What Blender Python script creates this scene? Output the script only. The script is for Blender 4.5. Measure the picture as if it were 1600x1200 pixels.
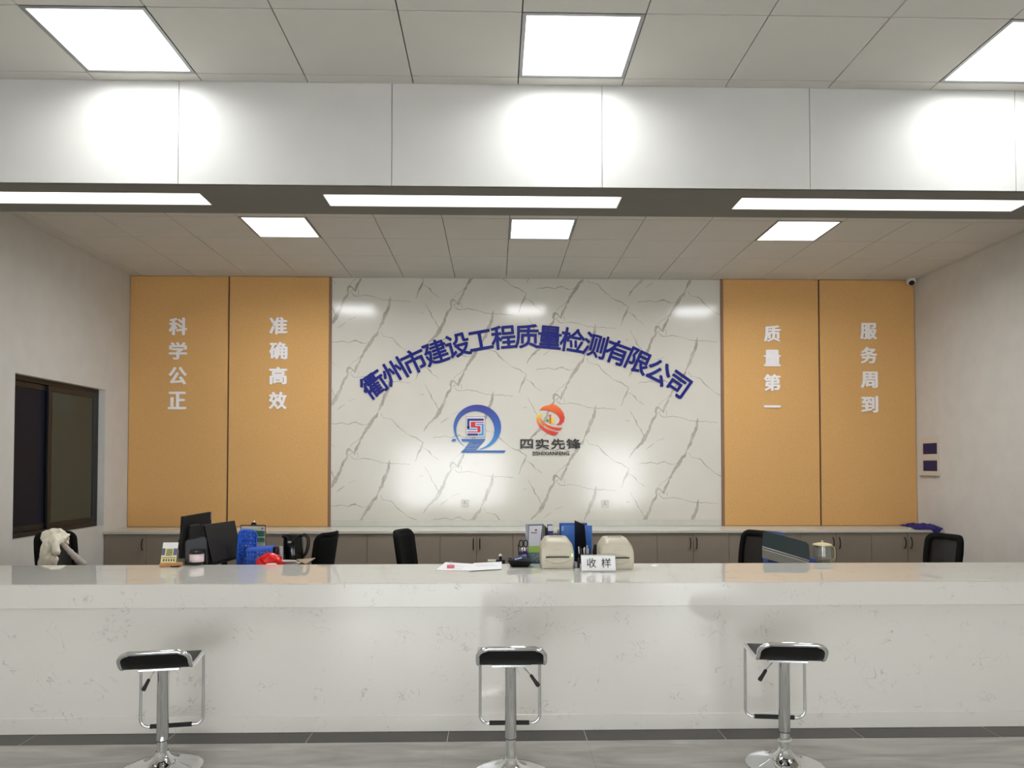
import bpy, bmesh, math, random
from mathutils import Vector, Matrix, Euler
R = math.radians
for o in list(bpy.data.objects): bpy.data.objects.remove(o)
scene = bpy.context.scene
COL = scene.collection

# ------------------------------------------------------------------ camera
F_PX, YAW, PITCH, CY = 1153.0, 0.02318, 0.02531, 695.36
CAM_Z = 1.6
fw = Vector((math.sin(YAW)*math.cos(PITCH), math.cos(YAW)*math.cos(PITCH), math.sin(PITCH)))
rt = Vector((math.cos(YAW), -math.sin(YAW), 0))
up = rt.cross(fw)
cam_d = bpy.data.cameras.new('camera'); cam = bpy.data.objects.new('camera', cam_d); COL.objects.link(cam)
m = Matrix((rt, up, -fw)).transposed().to_4x4(); m.translation = Vector((0, 0, CAM_Z)); cam.matrix_world = m
cam_d.sensor_width = 36; cam_d.lens = F_PX/1600*36; cam_d.shift_y = (CY-600)/1600; cam_d.clip_start = .05
scene.camera = cam

# ------------------------------------------------------------------ world, exposure
EXPOSURE = 0.84
PANEL_E = 6.5       # lobby ceiling panels, watts each
DIFFUSER_E = 2.0     # what their lit covers show
BACK_E = 21.0       # panels behind the beam, watts each
STRIP_E = 1.2        # strips under the beam
SKY_E = 7.5          # daylight seen through the entrance glazing
w = bpy.data.worlds.new('daylight'); scene.world = w; w.use_nodes = True
w.node_tree.nodes['Background'].inputs[0].default_value = (.93, .97, 1, 1)
w.node_tree.nodes['Background'].inputs[1].default_value = SKY_E
vs = scene.view_settings
scene.display_settings.display_device = 'sRGB'
vs.view_transform = 'Standard'; vs.look = 'None'; vs.gamma = 1; vs.exposure = EXPOSURE; vs.use_curve_mapping = False

# ------------------------------------------------------------------ pixel helpers (1600x1200 frame -> real points)
def ray(x, y): return fw + rt*((x-800)/F_PX) + up*((CY-y)/F_PX)
def P(x, y, Y):
    d = ray(x, y); d = d*(Y/d.y); return Vector((d.x, Y, d.z+CAM_Z))
def Pz(x, y, z):
    d = ray(x, y); d = d*((z-CAM_Z)/d.z); return Vector((d.x, d.y, z))
def Px(x, y, X):
    d = ray(x, y); d = d*(X/d.x); return Vector((X, d.y, d.z+CAM_Z))

# ------------------------------------------------------------------ materials
def lin(c):
    def f(v):
        v /= 255
        return v/12.92 if v <= .04045 else ((v+.055)/1.055)**2.4
    return (f(c[0]), f(c[1]), f(c[2]), 1)
MATS = {}
def mat(name, rgb, rough=.5, metal=0, spec=.5, var=0, scale=20, bump=0, bscale=200, emit=0, coat=0, trans=0, alpha=1, stretch=None):
    if name in MATS: return MATS[name]
    M = bpy.data.materials.new(name); M.use_nodes = True; nt = M.node_tree; b = nt.nodes['Principled BSDF']
    c = lin(rgb)
    b.inputs['Base Color'].default_value = c; b.inputs['Roughness'].default_value = rough
    b.inputs['Metallic'].default_value = metal; b.inputs['Specular IOR Level'].default_value = spec
    b.inputs['Coat Weight'].default_value = coat; b.inputs['Transmission Weight'].default_value = trans
    b.inputs['Alpha'].default_value = alpha
    tc = nt.nodes.new('ShaderNodeTexCoord'); src = tc.outputs['Object']
    if stretch:
        mp = nt.nodes.new('ShaderNodeMapping'); mp.inputs['Scale'].default_value = stretch
        nt.links.new(src, mp.inputs[0]); src = mp.outputs[0]
    if var:
        n = nt.nodes.new('ShaderNodeTexNoise'); n.inputs['Scale'].default_value = scale; n.inputs['Detail'].default_value = 5
        nt.links.new(src, n.inputs['Vector'])
        r = nt.nodes.new('ShaderNodeValToRGB')
        r.color_ramp.elements[0].position = .3; r.color_ramp.elements[1].position = .7
        r.color_ramp.elements[0].color = tuple(max(0, v*(1-var)) for v in c[:3])+(1,)
        r.color_ramp.elements[1].color = tuple(min(1, v*(1+var)) for v in c[:3])+(1,)
        nt.links.new(n.outputs[0], r.inputs[0]); nt.links.new(r.outputs[0], b.inputs['Base Color'])
    if bump:
        n = nt.nodes.new('ShaderNodeTexNoise'); n.inputs['Scale'].default_value = bscale; n.inputs['Detail'].default_value = 3
        nt.links.new(src, n.inputs['Vector'])
        bp = nt.nodes.new('ShaderNodeBump'); bp.inputs['Strength'].default_value = bump; bp.inputs['Distance'].default_value = .002
        nt.links.new(n.outputs[0], bp.inputs['Height']); nt.links.new(bp.outputs[0], b.inputs['Normal'])
    if emit:
        b.inputs['Emission Color'].default_value = c; b.inputs['Emission Strength'].default_value = emit
        b.inputs['Base Color'].default_value = (.8, .8, .8, 1)
    MATS[name] = M
    return M

paint = mat('wall_paint', (208, 205, 199), .85, var=.03, scale=6, bump=.15, bscale=60)
ceil_m = mat('ceiling_tile_white', (206, 202, 194), .8, var=.02, scale=3, bump=.1, bscale=300)
ceil_gap = mat('ceiling_void_dark', (38, 36, 34), .9)
beam_m = mat('beam_panel_white', (192, 190, 185), .6, var=.02, scale=4, bump=.15, bscale=150)
under_m = mat('beam_underside_grey', (112, 108, 99), .75, var=.05, scale=3)
recess_m = mat('recess_white', (235, 234, 228), .6)
alu = mat('light_frame_grey', (150, 150, 148), .4, .6)
tan_m = mat('tan_fabric_panel', (214, 166, 103), .85, var=.05, scale=60, bump=.5, bscale=500)
seam_m = mat('panel_edge_brown', (140, 104, 84), .7)
cab_m = mat('cabinet_taupe', (140, 127, 113), .55, var=.02, scale=10)
handle_m = mat('dark_bronze', (42, 36, 32), .35, .7)
cabtop_m = mat('pale_stone_top', (204, 202, 192), .22, var=.03, scale=12)
black_frame = mat('black_window_frame', (26, 25, 26), .35)
chrome = mat('chrome', (226, 228, 230), .07, 1)
chrome_b = mat('chrome_brushed', (205, 207, 210), .16, 1)
leather = mat('black_leather', (11, 10, 11), .42, spec=.3, bump=.3, bscale=120)
rubber = mat('black_rubber', (22, 21, 21), .6)
plastic_b = mat('black_plastic', (16, 16, 18), .4, spec=.3)
screen_b = mat('black_screen', (22, 20, 23), .4, spec=.3)
fabric_b = mat('black_chair_fabric', (12, 13, 12), .9, spec=.2, bump=.6, bscale=400)
beige = mat('beige_plastic', (198, 190, 170), .45, var=.02, scale=15)
beige_d = mat('beige_plastic_shadow', (172, 164, 146), .5)
white_p = mat('white_paper', (236, 235, 236), .7)
ink = mat('printed_ink', (60, 62, 70), .7)
blue_l = mat('royal_blue_letter', (24, 32, 122), .5, spec=.2)
white_l = mat('white_letter', (242, 238, 238), .5)
black_l = mat('black_letter', (28, 22, 18), .4)
grout = mat('grout_light', (205, 200, 190), .8)
dark_tile = mat('dark_floor_tile', (62, 59, 57), .2, spec=.3, var=.12, scale=8)
wood = mat('light_wood', (206, 152, 92), .5, var=.15, scale=30, stretch=(1, 8, 8))
socket_m = mat('white_switch_plate', (222, 220, 210), .3)

def mk(nt, t, **k):
    n = nt.nodes.new(t)
    for a, b in k.items(): setattr(n, a, b)
    return n

def floor_tile_mat():
    M = mat('grey_floor_tile', (172, 169, 163), .2); nt = M.node_tree; b = nt.nodes['Principled BSDF']
    g = mk(nt, 'ShaderNodeNewGeometry'); mp = mk(nt, 'ShaderNodeMapping'); mp.inputs['Scale'].default_value = (.8, 3.2, 1); mp.inputs['Rotation'].default_value = (0, 0, .35)
    nt.links.new(g.outputs['Position'], mp.inputs[0])
    n = mk(nt, 'ShaderNodeTexNoise'); n.inputs['Scale'].default_value = 2.2; n.inputs['Detail'].default_value = 8; n.inputs['Distortion'].default_value = .8
    nt.links.new(mp.outputs[0], n.inputs['Vector'])
    r = mk(nt, 'ShaderNodeValToRGB'); e = r.color_ramp.elements
    e[0].position = .32; e[0].color = lin((150, 147, 142)); e[1].position = .7; e[1].color = lin((184, 181, 175))
    nt.links.new(n.outputs[0], r.inputs[0]); nt.links.new(r.outputs[0], b.inputs['Base Color'])
    return M
tile_m = floor_tile_mat()

def quartz(name, rgb, rough):
    M = mat(name, rgb, rough); nt = M.node_tree; b = nt.nodes['Principled BSDF']
    g = mk(nt, 'ShaderNodeNewGeometry')
    def noise(sc, det, dist, off=0):
        mp = mk(nt, 'ShaderNodeMapping'); mp.inputs['Location'].default_value = (off, off*.7, off*1.3)
        nt.links.new(g.outputs['Position'], mp.inputs[0])
        n = mk(nt, 'ShaderNodeTexNoise'); n.inputs['Scale'].default_value = sc; n.inputs['Detail'].default_value = det; n.inputs['Distortion'].default_value = dist
        nt.links.new(mp.outputs[0], n.inputs['Vector']); return n.outputs[0]
    def math_(op, a, bb, clamp=False):
        n = mk(nt, 'ShaderNodeMath', operation=op); n.use_clamp = clamp
        for i, v in enumerate((a, bb)):
            if isinstance(v, (int, float)): n.inputs[i].default_value = v
            else: nt.links.new(v, n.inputs[i])
        return n.outputs[0]
    a = noise(9, 4, 1.5); d = math_('ABSOLUTE', math_('SUBTRACT', a, .5), 0)
    thin = math_('SUBTRACT', 1, math_('MULTIPLY', d, 70), True)
    msk = math_('MULTIPLY', math_('SUBTRACT', noise(7, 2, 0, 5), .55), 9, True)
    wisp = math_('MULTIPLY', math_('MULTIPLY', thin, msk), .42)
    cl = math_('MULTIPLY', math_('SUBTRACT', noise(2.2, 3, .5, 9), .45), .25, True)
    mx = mk(nt, 'ShaderNodeMixRGB'); mx.inputs[1].default_value = lin(rgb); mx.inputs[2].default_value = lin([v*.86 for v in rgb])
    nt.links.new(cl, mx.inputs[0])
    m2 = mk(nt, 'ShaderNodeMixRGB'); nt.links.new(wisp, m2.inputs[0]); nt.links.new(mx.outputs[0], m2.inputs[1]); m2.inputs[2].default_value = lin((110, 106, 98))
    nt.links.new(m2.outputs[0], b.inputs['Base Color'])
    return M
quartz_m = quartz('white_quartz_front', (226, 222, 214), .12)
quartz_top = quartz('white_quartz_top', (212, 210, 202), .015)

def marble_mat():
    M = mat('veined_marble', (214, 209, 198), .14, var=.02, scale=3); nt = M.node_tree; b = nt.nodes['Principled BSDF']
    U = .2*8.62/F_PX
    AX, AZ, BZ = 1.203, -.153, .953
    KX, KZ = -1.694, 3.639-4*.953
    # polylines relative to a knot: (dx, dy down, full width), in units of a fifth of a photo pixel
    L = [
     [(45,5,14),(60,-35,22),(80,-75,12),(115,-145,20),(160,-215,26),(200,-275,20),(227,-310,5),(240,-355,20),(270,-415,28),(300,-485,26),(310,-545,14),(312,-575,2)],
     [(5,-45,3),(35,-75,3),(80,-105,4),(110,-140,6)],
     [(-10,25,8),(-35,60,22),(-60,125,20),(-92,185,30),(-110,225,32),(-150,270,18),(-200,325,14),(-225,370,4)],
     [(-135,140,3),(-112,195,6)],
     [(10,35,6),(30,50,7),(75,52,4),(125,47,6),(215,68,3),(295,87,5),(375,87,6),(475,93,3)],
     [(240,-305,3),(265,-265,4),(295,-262,3),(335,-250,7),(375,-200,9),(415,-170,4),(445,-140,3),(515,-115,9),(575,-72,5)],
     [(574,-75,4),(555,-25,20),(530,20,9),(512,72,3)],
     [(572,-35,3),(600,-18,4),(625,0,9),(650,25,4),(695,60,4)],
     [(585,105,3),(615,165,5),(635,200,9),(660,240,4),(688,285,6)],
     [(-155,-215,4),(-55,-226,6),(-10,-214,5),(15,-222,9),(50,-236,12),(75,-220,9),(105,-212,5),(145,-216,3)],
     [(-95,305,3),(-65,280,7),(-35,258,3)],[(-10,240,3),(50,215,3)],
     [(-22,20,8),(-15,-15,24),(5,-28,12)],[(5,-28,10),(25,0,10),(50,12,18)],[(-12,30,14),(-25,5,8)],[(8,32,6),(5,12,5),(25,8,8)],[(64,0,5),(70,50,2)],
     [(548,180,4),(572,185,7)],
    ]
    return M, L, U, (AX, AZ, BZ, KX, KZ)
def vein_mat():
    M = mat('marble_vein', (160, 151, 139), .14); nt = M.node_tree; b = nt.nodes['Principled BSDF']
    g = mk(nt, 'ShaderNodeNewGeometry'); n = mk(nt, 'ShaderNodeTexNoise'); n.inputs['Scale'].default_value = 9; n.inputs['Detail'].default_value = 5
    nt.links.new(g.outputs['Position'], n.inputs['Vector'])
    r = mk(nt, 'ShaderNodeValToRGB'); e = r.color_ramp.elements
    e[0].position = .36; e[0].color = lin((166, 157, 145)); e[1].position = .66; e[1].color = lin((192, 186, 174))
    nt.links.new(n.outputs[0], r.inputs[0]); nt.links.new(r.outputs[0], b.inputs['Base Color'])
    return M
marble_m, VL, VU, VK = marble_mat(); vein_m = vein_mat()

def gradient_mat(name, stops, z0, z1, rough=.3):
    """flat printed colour that runs along world height"""
    M = mat(name, (100, 100, 100), rough); nt = M.node_tree; b = nt.nodes['Principled BSDF']
    g = mk(nt, 'ShaderNodeNewGeometry'); s = mk(nt, 'ShaderNodeSeparateXYZ'); nt.links.new(g.outputs['Position'], s.inputs[0])
    mr = mk(nt, 'ShaderNodeMapRange'); mr.inputs['From Min'].default_value = z0; mr.inputs['From Max'].default_value = z1; nt.links.new(s.outputs[2], mr.inputs[0])
    r = mk(nt, 'ShaderNodeValToRGB'); e = r.color_ramp.elements
    e[0].position = stops[0][0]; e[0].color = lin(stops[0][1]); e[1].position = stops[-1][0]; e[1].color = lin(stops[-1][1])
    for pos, c in stops[1:-1]: q = e.new(pos); q.color = lin(c)
    nt.links.new(mr.outputs[0], r.inputs[0]); nt.links.new(r.outputs[0], b.inputs['Base Color'])
    return M

# ------------------------------------------------------------------ mesh builder
class MB:
    def __init__(s): s.v = []; s.f = []
    def add(s, vs_, fs):
        n = len(s.v); s.v += [Vector(v) for v in vs_]; s.f += [tuple(i+n for i in f) for f in fs]; return s
    def box(s, x0, x1, y0, y1, z0, z1):
        return s.add([(x0,y0,z0),(x1,y0,z0),(x1,y1,z0),(x0,y1,z0),(x0,y0,z1),(x1,y0,z1),(x1,y1,z1),(x0,y1,z1)],
                     [(0,3,2,1),(4,5,6,7),(0,1,5,4),(1,2,6,5),(2,3,7,6),(3,0,4,7)])
    def slab(s, pts, vec):
        """planar polygon pts extruded by vec"""
        pts = [Vector(p) for p in pts]; vec = Vector(vec); n = len(pts)
        nrm = Vector((0, 0, 0))
        for i in range(n): nrm += pts[i].cross(pts[(i+1) % n])
        if nrm.dot(vec) > 0: pts = pts[::-1]
        return s.add(pts+[p+vec for p in pts], [tuple(range(n)), tuple(range(2*n-1, n-1, -1))]+[(i, i+n, (i+1) % n+n, (i+1) % n) for i in range(n)])
    def lathe(s, prof, seg=24, c=(0, 0, 0), cap=True):
        c = Vector(c); vs_ = []; fs = []
        for r, z in prof:
            for k in range(seg):
                a = 2*math.pi*k/seg; vs_.append(c+Vector((r*math.cos(a), r*math.sin(a), z)))
        for i in range(len(prof)-1):
            for k in range(seg):
                k2 = (k+1) % seg; fs.append((i*seg+k, i*seg+k2, (i+1)*seg+k2, (i+1)*seg+k))
        if cap:
            fs.append(tuple(range(seg))[::-1]); fs.append(tuple((len(prof)-1)*seg+k for k in range(seg)))
        return s.add(vs_, fs)
    def tube(s, pts, r, seg=10, closed=False, flat=1.0, upv=(0, 0, 1), radii=None):
        pts = [Vector(p) for p in pts]; n = len(pts); vs_ = []; fs = []; prev = None
        for i, p in enumerate(pts):
            if closed: t = (pts[(i+1) % n]-pts[i-1]).normalized()
            else: t = (pts[min(i+1, n-1)]-pts[max(i-1, 0)]).normalized()
            if prev is None:
                a = Vector(upv); a = a-t*a.dot(t)
                if a.length < 1e-3: a = Vector((1, 0, 0))-t*t.x
                a.normalize()
            else:
                a = prev-t*prev.dot(t)
                if a.length < 1e-4: a = prev
                a.normalize()
            prev = a; bb = t.cross(a); rr = radii[i] if radii else r
            for k in range(seg):
                q = 2*math.pi*k/seg; vs_.append(p+a*(rr*math.cos(q))+bb*(rr*flat*math.sin(q)))
        m_ = n if closed else n-1
        for i in range(m_):
            for k in range(seg):
                k2 = (k+1) % seg; i2 = (i+1) % n
                fs.append((i*seg+k, i*seg+k2, i2*seg+k2, i2*seg+k))
        if not closed:
            fs.append(tuple(range(seg))[::-1]); fs.append(tuple((n-1)*seg+k for k in range(seg)))
        return s.add(vs_, fs)
    def grid(s, fn, nu, nv):
        vs_ = [fn(i/(nu-1), j/(nv-1)) for j in range(nv) for i in range(nu)]
        return s.add(vs_, [(j*nu+i, j*nu+i+1, (j+1)*nu+i+1, (j+1)*nu+i) for j in range(nv-1) for i in range(nu-1)])
    def build(s, name, m_, parent=None, world=False, bevel=0, smooth=.6, solid=0, sub=0, origin=None, segs=2, fix=False):
        off = Vector((0, 0, 0))
        if parent is not None and world: off = parent.matrix_world.translation.copy() if parent.parent is None else parent['_w'] if '_w' in parent else Vector(parent.location)
        if parent is None:
            if origin is None:
                xs = [v.x for v in s.v]; ys = [v.y for v in s.v]; zs = [v.z for v in s.v]
                origin = Vector(((min(xs)+max(xs))/2, (min(ys)+max(ys))/2, min(zs)))
            off = Vector(origin)
        me = bpy.data.meshes.new(name); me.from_pydata([v-off for v in s.v], [], s.f); me.update()
        if fix:
            bm = bmesh.new(); bm.from_mesh(me); bmesh.ops.recalc_face_normals(bm, faces=bm.faces); bm.to_mesh(me); bm.free()
        if smooth:
            me.shade_smooth(); me.set_sharp_from_angle(angle=smooth)
        me.materials.append(m_)
        o = bpy.data.objects.new(name, me); COL.objects.link(o)
        if parent is None: o.location = off
        else: o.parent = parent
        if bevel:
            md = o.modifiers.new('bevel', 'BEVEL'); md.width = bevel; md.segments = segs; md.limit_method = 'ANGLE'; md.angle_limit = .6
        if solid:
            md = o.modifiers.new('solid', 'SOLIDIFY'); md.thickness = solid; md.offset = 0
        if sub:
            md = o.modifiers.new('sub', 'SUBSURF'); md.levels = sub; md.render_levels = sub
        return o
def tag(o, label=None, cat=None, group=None, kind=None):
    if label: o['label'] = label
    if cat: o['category'] = cat
    if group: o['group'] = group
    if kind: o['kind'] = kind
    return o
def thing(name, label, cat, loc, rz=0, group=None):
    o = bpy.data.objects.new(name, None); COL.objects.link(o); o.location = loc; o.rotation_euler = (0, 0, rz); o.empty_display_size = .05
    bpy.context.view_layer.update() if False else None
    o.matrix_world = Matrix.LocRotScale(Vector(loc), Euler((0, 0, rz)), None)
    return tag(o, label, cat, group)
def copy_tree(o, parent=None):
    c = o.copy(); COL.objects.link(c); c.parent = parent
    for ch in KIDS(o): copy_tree(ch, c)
    return c
def KIDS(o): return [x for x in list(o.children)]
def bar(a, b, r, seg=8): return MB().tube([a, b], r, seg)

# ------------------------------------------------------------------ the room
XL, XR, YB, YF, ZC = -4.22, 4.97, 8.63, -5.0, 3.777
GX, GY = 0.131, 3.505
BY0, BY1, BZ0 = 4.19, 4.68, 3.187
# floor: dark slab below, tiles as parts
fl = MB().box(XL-.2, XR+.2, YF-.2, YB+.2, -.12, -.012).build('floor', grout, smooth=0); tag(fl, kind='structure')
def child_box(name, m_, parent, x0, x1, y0, y1, z0, z1, bevel=0, **k):
    return MB().box(x0, x1, y0, y1, z0, z1).build(name, m_, parent, world=True, bevel=bevel, **k)
cache = {}
def shared_box(name, m_, parent, x0, x1, y0, y1, z0, z1, bevel=0, rot=None):
    key = (name, m_.name, round(x1-x0, 4), round(y1-y0, 4), round(z1-z0, 4))
    c = Vector(((x0+x1)/2, (y0+y1)/2, z0))
    if key not in cache:
        a, b_, h = (x1-x0)/2, (y1-y0)/2, z1-z0
        me = bpy.data.meshes.new(name); t = MB().box(-a, a, -b_, b_, 0, h); me.from_pydata(t.v, [], t.f)
        if bevel:
            bm = bmesh.new(); bm.from_mesh(me); bmesh.ops.bevel(bm, geom=list(bm.edges), offset=bevel, segments=1, affect='EDGES'); bm.to_mesh(me); bm.free()
        me.materials.append(m_); cache[key] = me
    o = bpy.data.objects.new(name, cache[key]); COL.objects.link(o); o.parent = parent
    o.location = c-parent.matrix_world.translation
    return o
for s in (fl,): s.matrix_world = Matrix.Translation(s.location)
J = .001
TX = [-.275+.81*k for k in range(-5, 8)]
child_box('grout_bed', grout, fl, XL, XR, 4.2975, 4.60, -.0115, -.0008)
child_box('grout_bed', mat('grout_grey', (150, 147, 141), .6), fl, XL, XR, 4.183-.81*3, 4.2965, -.0115, -.0025)
def tile_row(m_, y0, y1, name):
    for a in TX:
        x0, x1 = max(a, XL), min(a+.81, XR)
        if x1-x0 > .02: g_ = J if m_ is dark_tile else .0003; shared_box(name, m_, fl, x0+g_, x1-g_, y0+J, y1-J, -.012, 0, .001 if m_ is dark_tile else 0)
tile_row(dark_tile, 4.297, 4.60, 'dark_border_tile')
tile_row(tile_m, 4.183, 4.297, 'floor_tile')
for k in range(3): tile_row(tile_m, 4.183-.81*(k+1), 4.183-.81*k, 'floor_tile')
o = child_box('distant_floor_tiles', tile_m, fl, XL, XR, YF, 4.183-.81*3, -.012, 0); o['kind'] = 'stuff'
o = child_box('rear_floor_tiles', tile_m, fl, XL, XR, 4.60, YB, -.012, 0); o['kind'] = 'stuff'

# ceiling
ce = MB().box(XL-.2, XR+.2, YF-.2, YB+.2, ZC+.03, ZC+.15).build('ceiling', ceil_gap, smooth=0); tag(ce, kind='structure'); ce.matrix_world = Matrix.Translation(ce.location)
LIGHT_I = (-4, 0, 4)
def is_light(i, j): return i in LIGHT_I and j in (0, -4, -8, -12, 5)
J = .0028
for j in range(-3, 9):
    y0, y1 = GY+.6*j, GY+.6*(j+1)
    for i in range(-8, 9):
        if is_light(i, j): continue
        x0, x1 = max(GX+.6*i, XL), min(GX+.6*(i+1), XR)
        if x1-x0 < .03: continue
        for a, b_ in ((y0, min(y1, BY0)), (max(y0, BY1), min(y1, YB))):
            if b_-a < .03: continue
            shared_box('ceiling_tile', ceil_m, ce, x0+J, x1-J, a+J*1.25, b_-J*1.25, ZC, ZC+.012, .0015)
o = child_box('distant_ceiling_tiles', ceil_m, ce, XL, XR, YF, GY-1.8, ZC, ZC+.012); o['kind'] = 'stuff'

# walls; openings are real
def wall_with_hole_x(name, X, out, y0, y1, h):          # a side wall, hole (ya,yb,za,zb)
    mb = MB(); xa, xb = (X-.2, X) if out < 0 else (X, X+.2)
    if h:
        ya, yb, za, zb = h
        mb.box(xa, xb, y0, ya, 0, ZC+.05); mb.box(xa, xb, yb, y1, 0, ZC+.05); mb.box(xa, xb, ya, yb, 0, za); mb.box(xa, xb, ya, yb, zb, ZC+.05)
    else: mb.box(xa, xb, y0, y1, 0, ZC+.05)
    o = mb.build(name, paint, smooth=0); return tag(o, kind='structure')
WIN = (6.575, 8.08, .93, 2.40)
wall_with_hole_x('wall_left', XL, -1, YF, YB, WIN)
wall_with_hole_x('wall_right', XR, 1, YF, YB, None)
tag(MB().box(XL-.2, XR+.2, YB, YB+.2, 0, ZC+.05).build('wall_back', paint, smooth=0), kind='structure')
# entrance wall behind the photographer, mostly glazing
EN = (-3.0, 4.5, .05, 2.2)
mb = MB(); mb.box(XL-.2, EN[0], YF-.2, YF, 0, ZC+.05); mb.box(EN[1], XR+.2, YF-.2, YF, 0, ZC+.05); mb.box(EN[0], EN[1], YF-.2, YF, EN[3], ZC+.05); mb.box(EN[0], EN[1], YF-.2, YF, 0, EN[2]); mb.box(.3, 2.8, YF-.2, YF, EN[2], EN[3])
tag(mb.build('wall_front', paint, smooth=0), kind='structure')
mb = MB()
for k in range(7):
    x = EN[0]+(EN[1]-EN[0])*k/6; mb.box(x-.035, x+.035, YF-.13, YF-.06, EN[2], EN[3])
mb.box(EN[0], EN[1], YF-.13, YF-.06, EN[3]-.07, EN[3]); mb.box(EN[0], EN[1], YF-.13, YF-.06, EN[2], EN[2]+.07)
tag(mb.build('door_1', mat('entrance_frame', (60, 60, 62), .4, .5), smooth=0), kind='structure')

# side window, dark sliding sashes
def glass_dark(name, rgb): return mat(name, rgb, .1, spec=.14)
wy0, wy1, wz0, wz1 = WIN
wn = thing('window_1', None, None, (XL, (wy0+wy1)/2, wz0)); tag(wn, kind='structure')
xf0, xf1 = XL-.13, XL-.07
mb = MB(); ft = .045
mb.box(xf0, xf1, wy0, wy1, wz0, wz0+ft); mb.box(xf0, xf1, wy0, wy1, wz1-ft, wz1); mb.box(xf0, xf1, wy0, wy0+ft, wz0+ft, wz1-ft); mb.box(xf0, xf1, wy1-ft, wy1, wz0+ft, wz1-ft)
mb.build('window_frame', black_frame, wn, world=True, bevel=.003)
wm = wy0+.66
def sash(y0, y1, xa, xb, gm):
    f = .055
    s = MB(); s.box(xa, xb, y0, y1, wz0+ft, wz0+ft+f); s.box(xa, xb, y0, y1, wz1-ft-f, wz1-ft); s.box(xa, xb, y0, y0+f, wz0+ft+f, wz1-ft-f); s.box(xa, xb, y1-f, y1, wz0+ft+f, wz1-ft-f)
    so = s.build('sash', black_frame, wn, world=True, bevel=.003)
    g = MB().box((xa+xb)/2-.004, (xa+xb)/2+.004, y0+f-.005, y1-f+.005, wz0+ft+f-.005, wz1-ft-f+.005)
    off = Vector(wn.location)
    for i_, v in enumerate(g.v): g.v[i_] = v-off
    g.build('pane', gm, so)
sash(wy0+ft, wm+.04, XL-.128, XL-.10, mat('dark_blue_glass', (30, 32, 44), .35, spec=.12))
sash(wm-.04, wy1-ft, XL-.098, XL-.072, glass_dark('dark_grey_glass', (74, 76, 66)))

# ------------------------------------------------------------------ beam
be = thing('ceiling_beam', None, None, (XL, BY0, BZ0)); tag(be, kind='structure'); be['label'] = 'white panelled beam with dark grey underside above the counter'
mb = MB().box(XL, XR, BY0+.012, BY1, BZ0+.02, ZC+.03); mb.build('beam_core', ceil_gap, be, world=True, smooth=0)
strips = [(-3.51, -1.735), (-1.017, .757), (1.473, 3.25)]
SY0, SY1 = 4.338, 4.535
mb = MB(); mb.box(XL, XR, BY0+.001, SY0, BZ0, BZ0+.02); mb.box(XL, XR, SY1, BY1, BZ0, BZ0+.02)
xs = [XL]+[v for s in strips for v in s]+[XR]
for a, b_ in zip(xs[::2], xs[1::2]): mb.box(a, b_, SY0, SY1, BZ0, BZ0+.02)
mb.build('beam_underside', under_m, be, world=True, smooth=0)
bj = [XL]+[-.591-1.2075*2-.0, -.591-1.2075, -.591, .6165, 1.824, 3.035, 4.242]+[XR]
for a, b_ in zip(bj, bj[1:]):
    child_box('beam_panel', beam_m, be, a+.0015, b_-.0015, BY0, BY0+.012, BZ0, ZC+.01, bevel=.001)
# strips
lum_s = mat('strip_diffuser', (255, 250, 246), .6, emit=STRIP_E)
sl = ['narrow strip light in the beam underside, nearest the window wall', 'narrow strip light in the beam underside, above the middle bar stool', 'narrow strip light in the beam underside, nearest the right-hand wall notice']
sl[2] = 'narrow strip light in the beam underside, on the security camera side'
for (a, b_), lb in zip(strips, sl):
    t = thing('strip_light', lb, 'ceiling light', ((a+b_)/2, (SY0+SY1)/2, BZ0+.001), group='strip lights under the beam')
    mb = MB(); e = .004
    mb.box(a, a+e, SY0, SY1, BZ0+.001, BZ0+.019); mb.box(b_-e, b_, SY0, SY1, BZ0+.001, BZ0+.019); mb.box(a+e, b_-e, SY0, SY0+e, BZ0+.001, BZ0+.019); mb.box(a+e, b_-e, SY1-e, SY1, BZ0+.001, BZ0+.019)
    mb.build('frame', recess_m, t, world=True, smooth=0)
    n = 3
    for k in range(n):
        x0 = a+e+(b_-a-2*e)*k/n; x1 = a+e+(b_-a-2*e)*(k+1)/n
        child_box('diffuser', lum_s, t, x0+.001, x1-.001, SY0+e, SY1-e, BZ0+.016, BZ0+.0195)

# ------------------------------------------------------------------ ceiling panel lights
lum = mat('panel_diffuser', (244, 250, 255), .6, emit=DIFFUSER_E)
def panel_light(i, j, label, m_, group):
    x0, y0 = GX+.6*i, GY+.6*j
    t = thing('ceiling_light', label, 'ceiling light', (x0+.3, y0+.3, ZC), group=group)
    mb = MB(); a, e, g = .003, .022, .597
    for q in ((x0+a, x0+e, y0+a, y0+g), (x0+.6-e, x0+g, y0+a, y0+g), (x0+e, x0+.6-e, y0+a, y0+e), (x0+e, x0+.6-e, y0+.6-e, y0+g)):
        mb.box(*q, ZC-.001, ZC+.014)
    mb.build('frame', alu, t, world=True, smooth=0)
    child_box('diffuser', lum, t, x0+e, x0+.6-e, y0+e, y0+.6-e, ZC+.002, ZC+.012)
    ld = bpy.data.lights.new('panel_led', 'AREA'); ld.shape = 'SQUARE'; ld.size = .54; ld.energy = m_; ld.spread = R(165); ld.color = (.96, .985, 1)
    lo_ = bpy.data.objects.new('panel_led', ld); COL.objects.link(lo_); lo_.parent = t; lo_.location = (0, 0, .0005)
fr = ['square ceiling light panel in front of the beam, above the stool nearest the window', 'square ceiling light panel in front of the beam, above the middle stool', 'square ceiling light panel in front of the beam, above the stool with a white ring']
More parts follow.
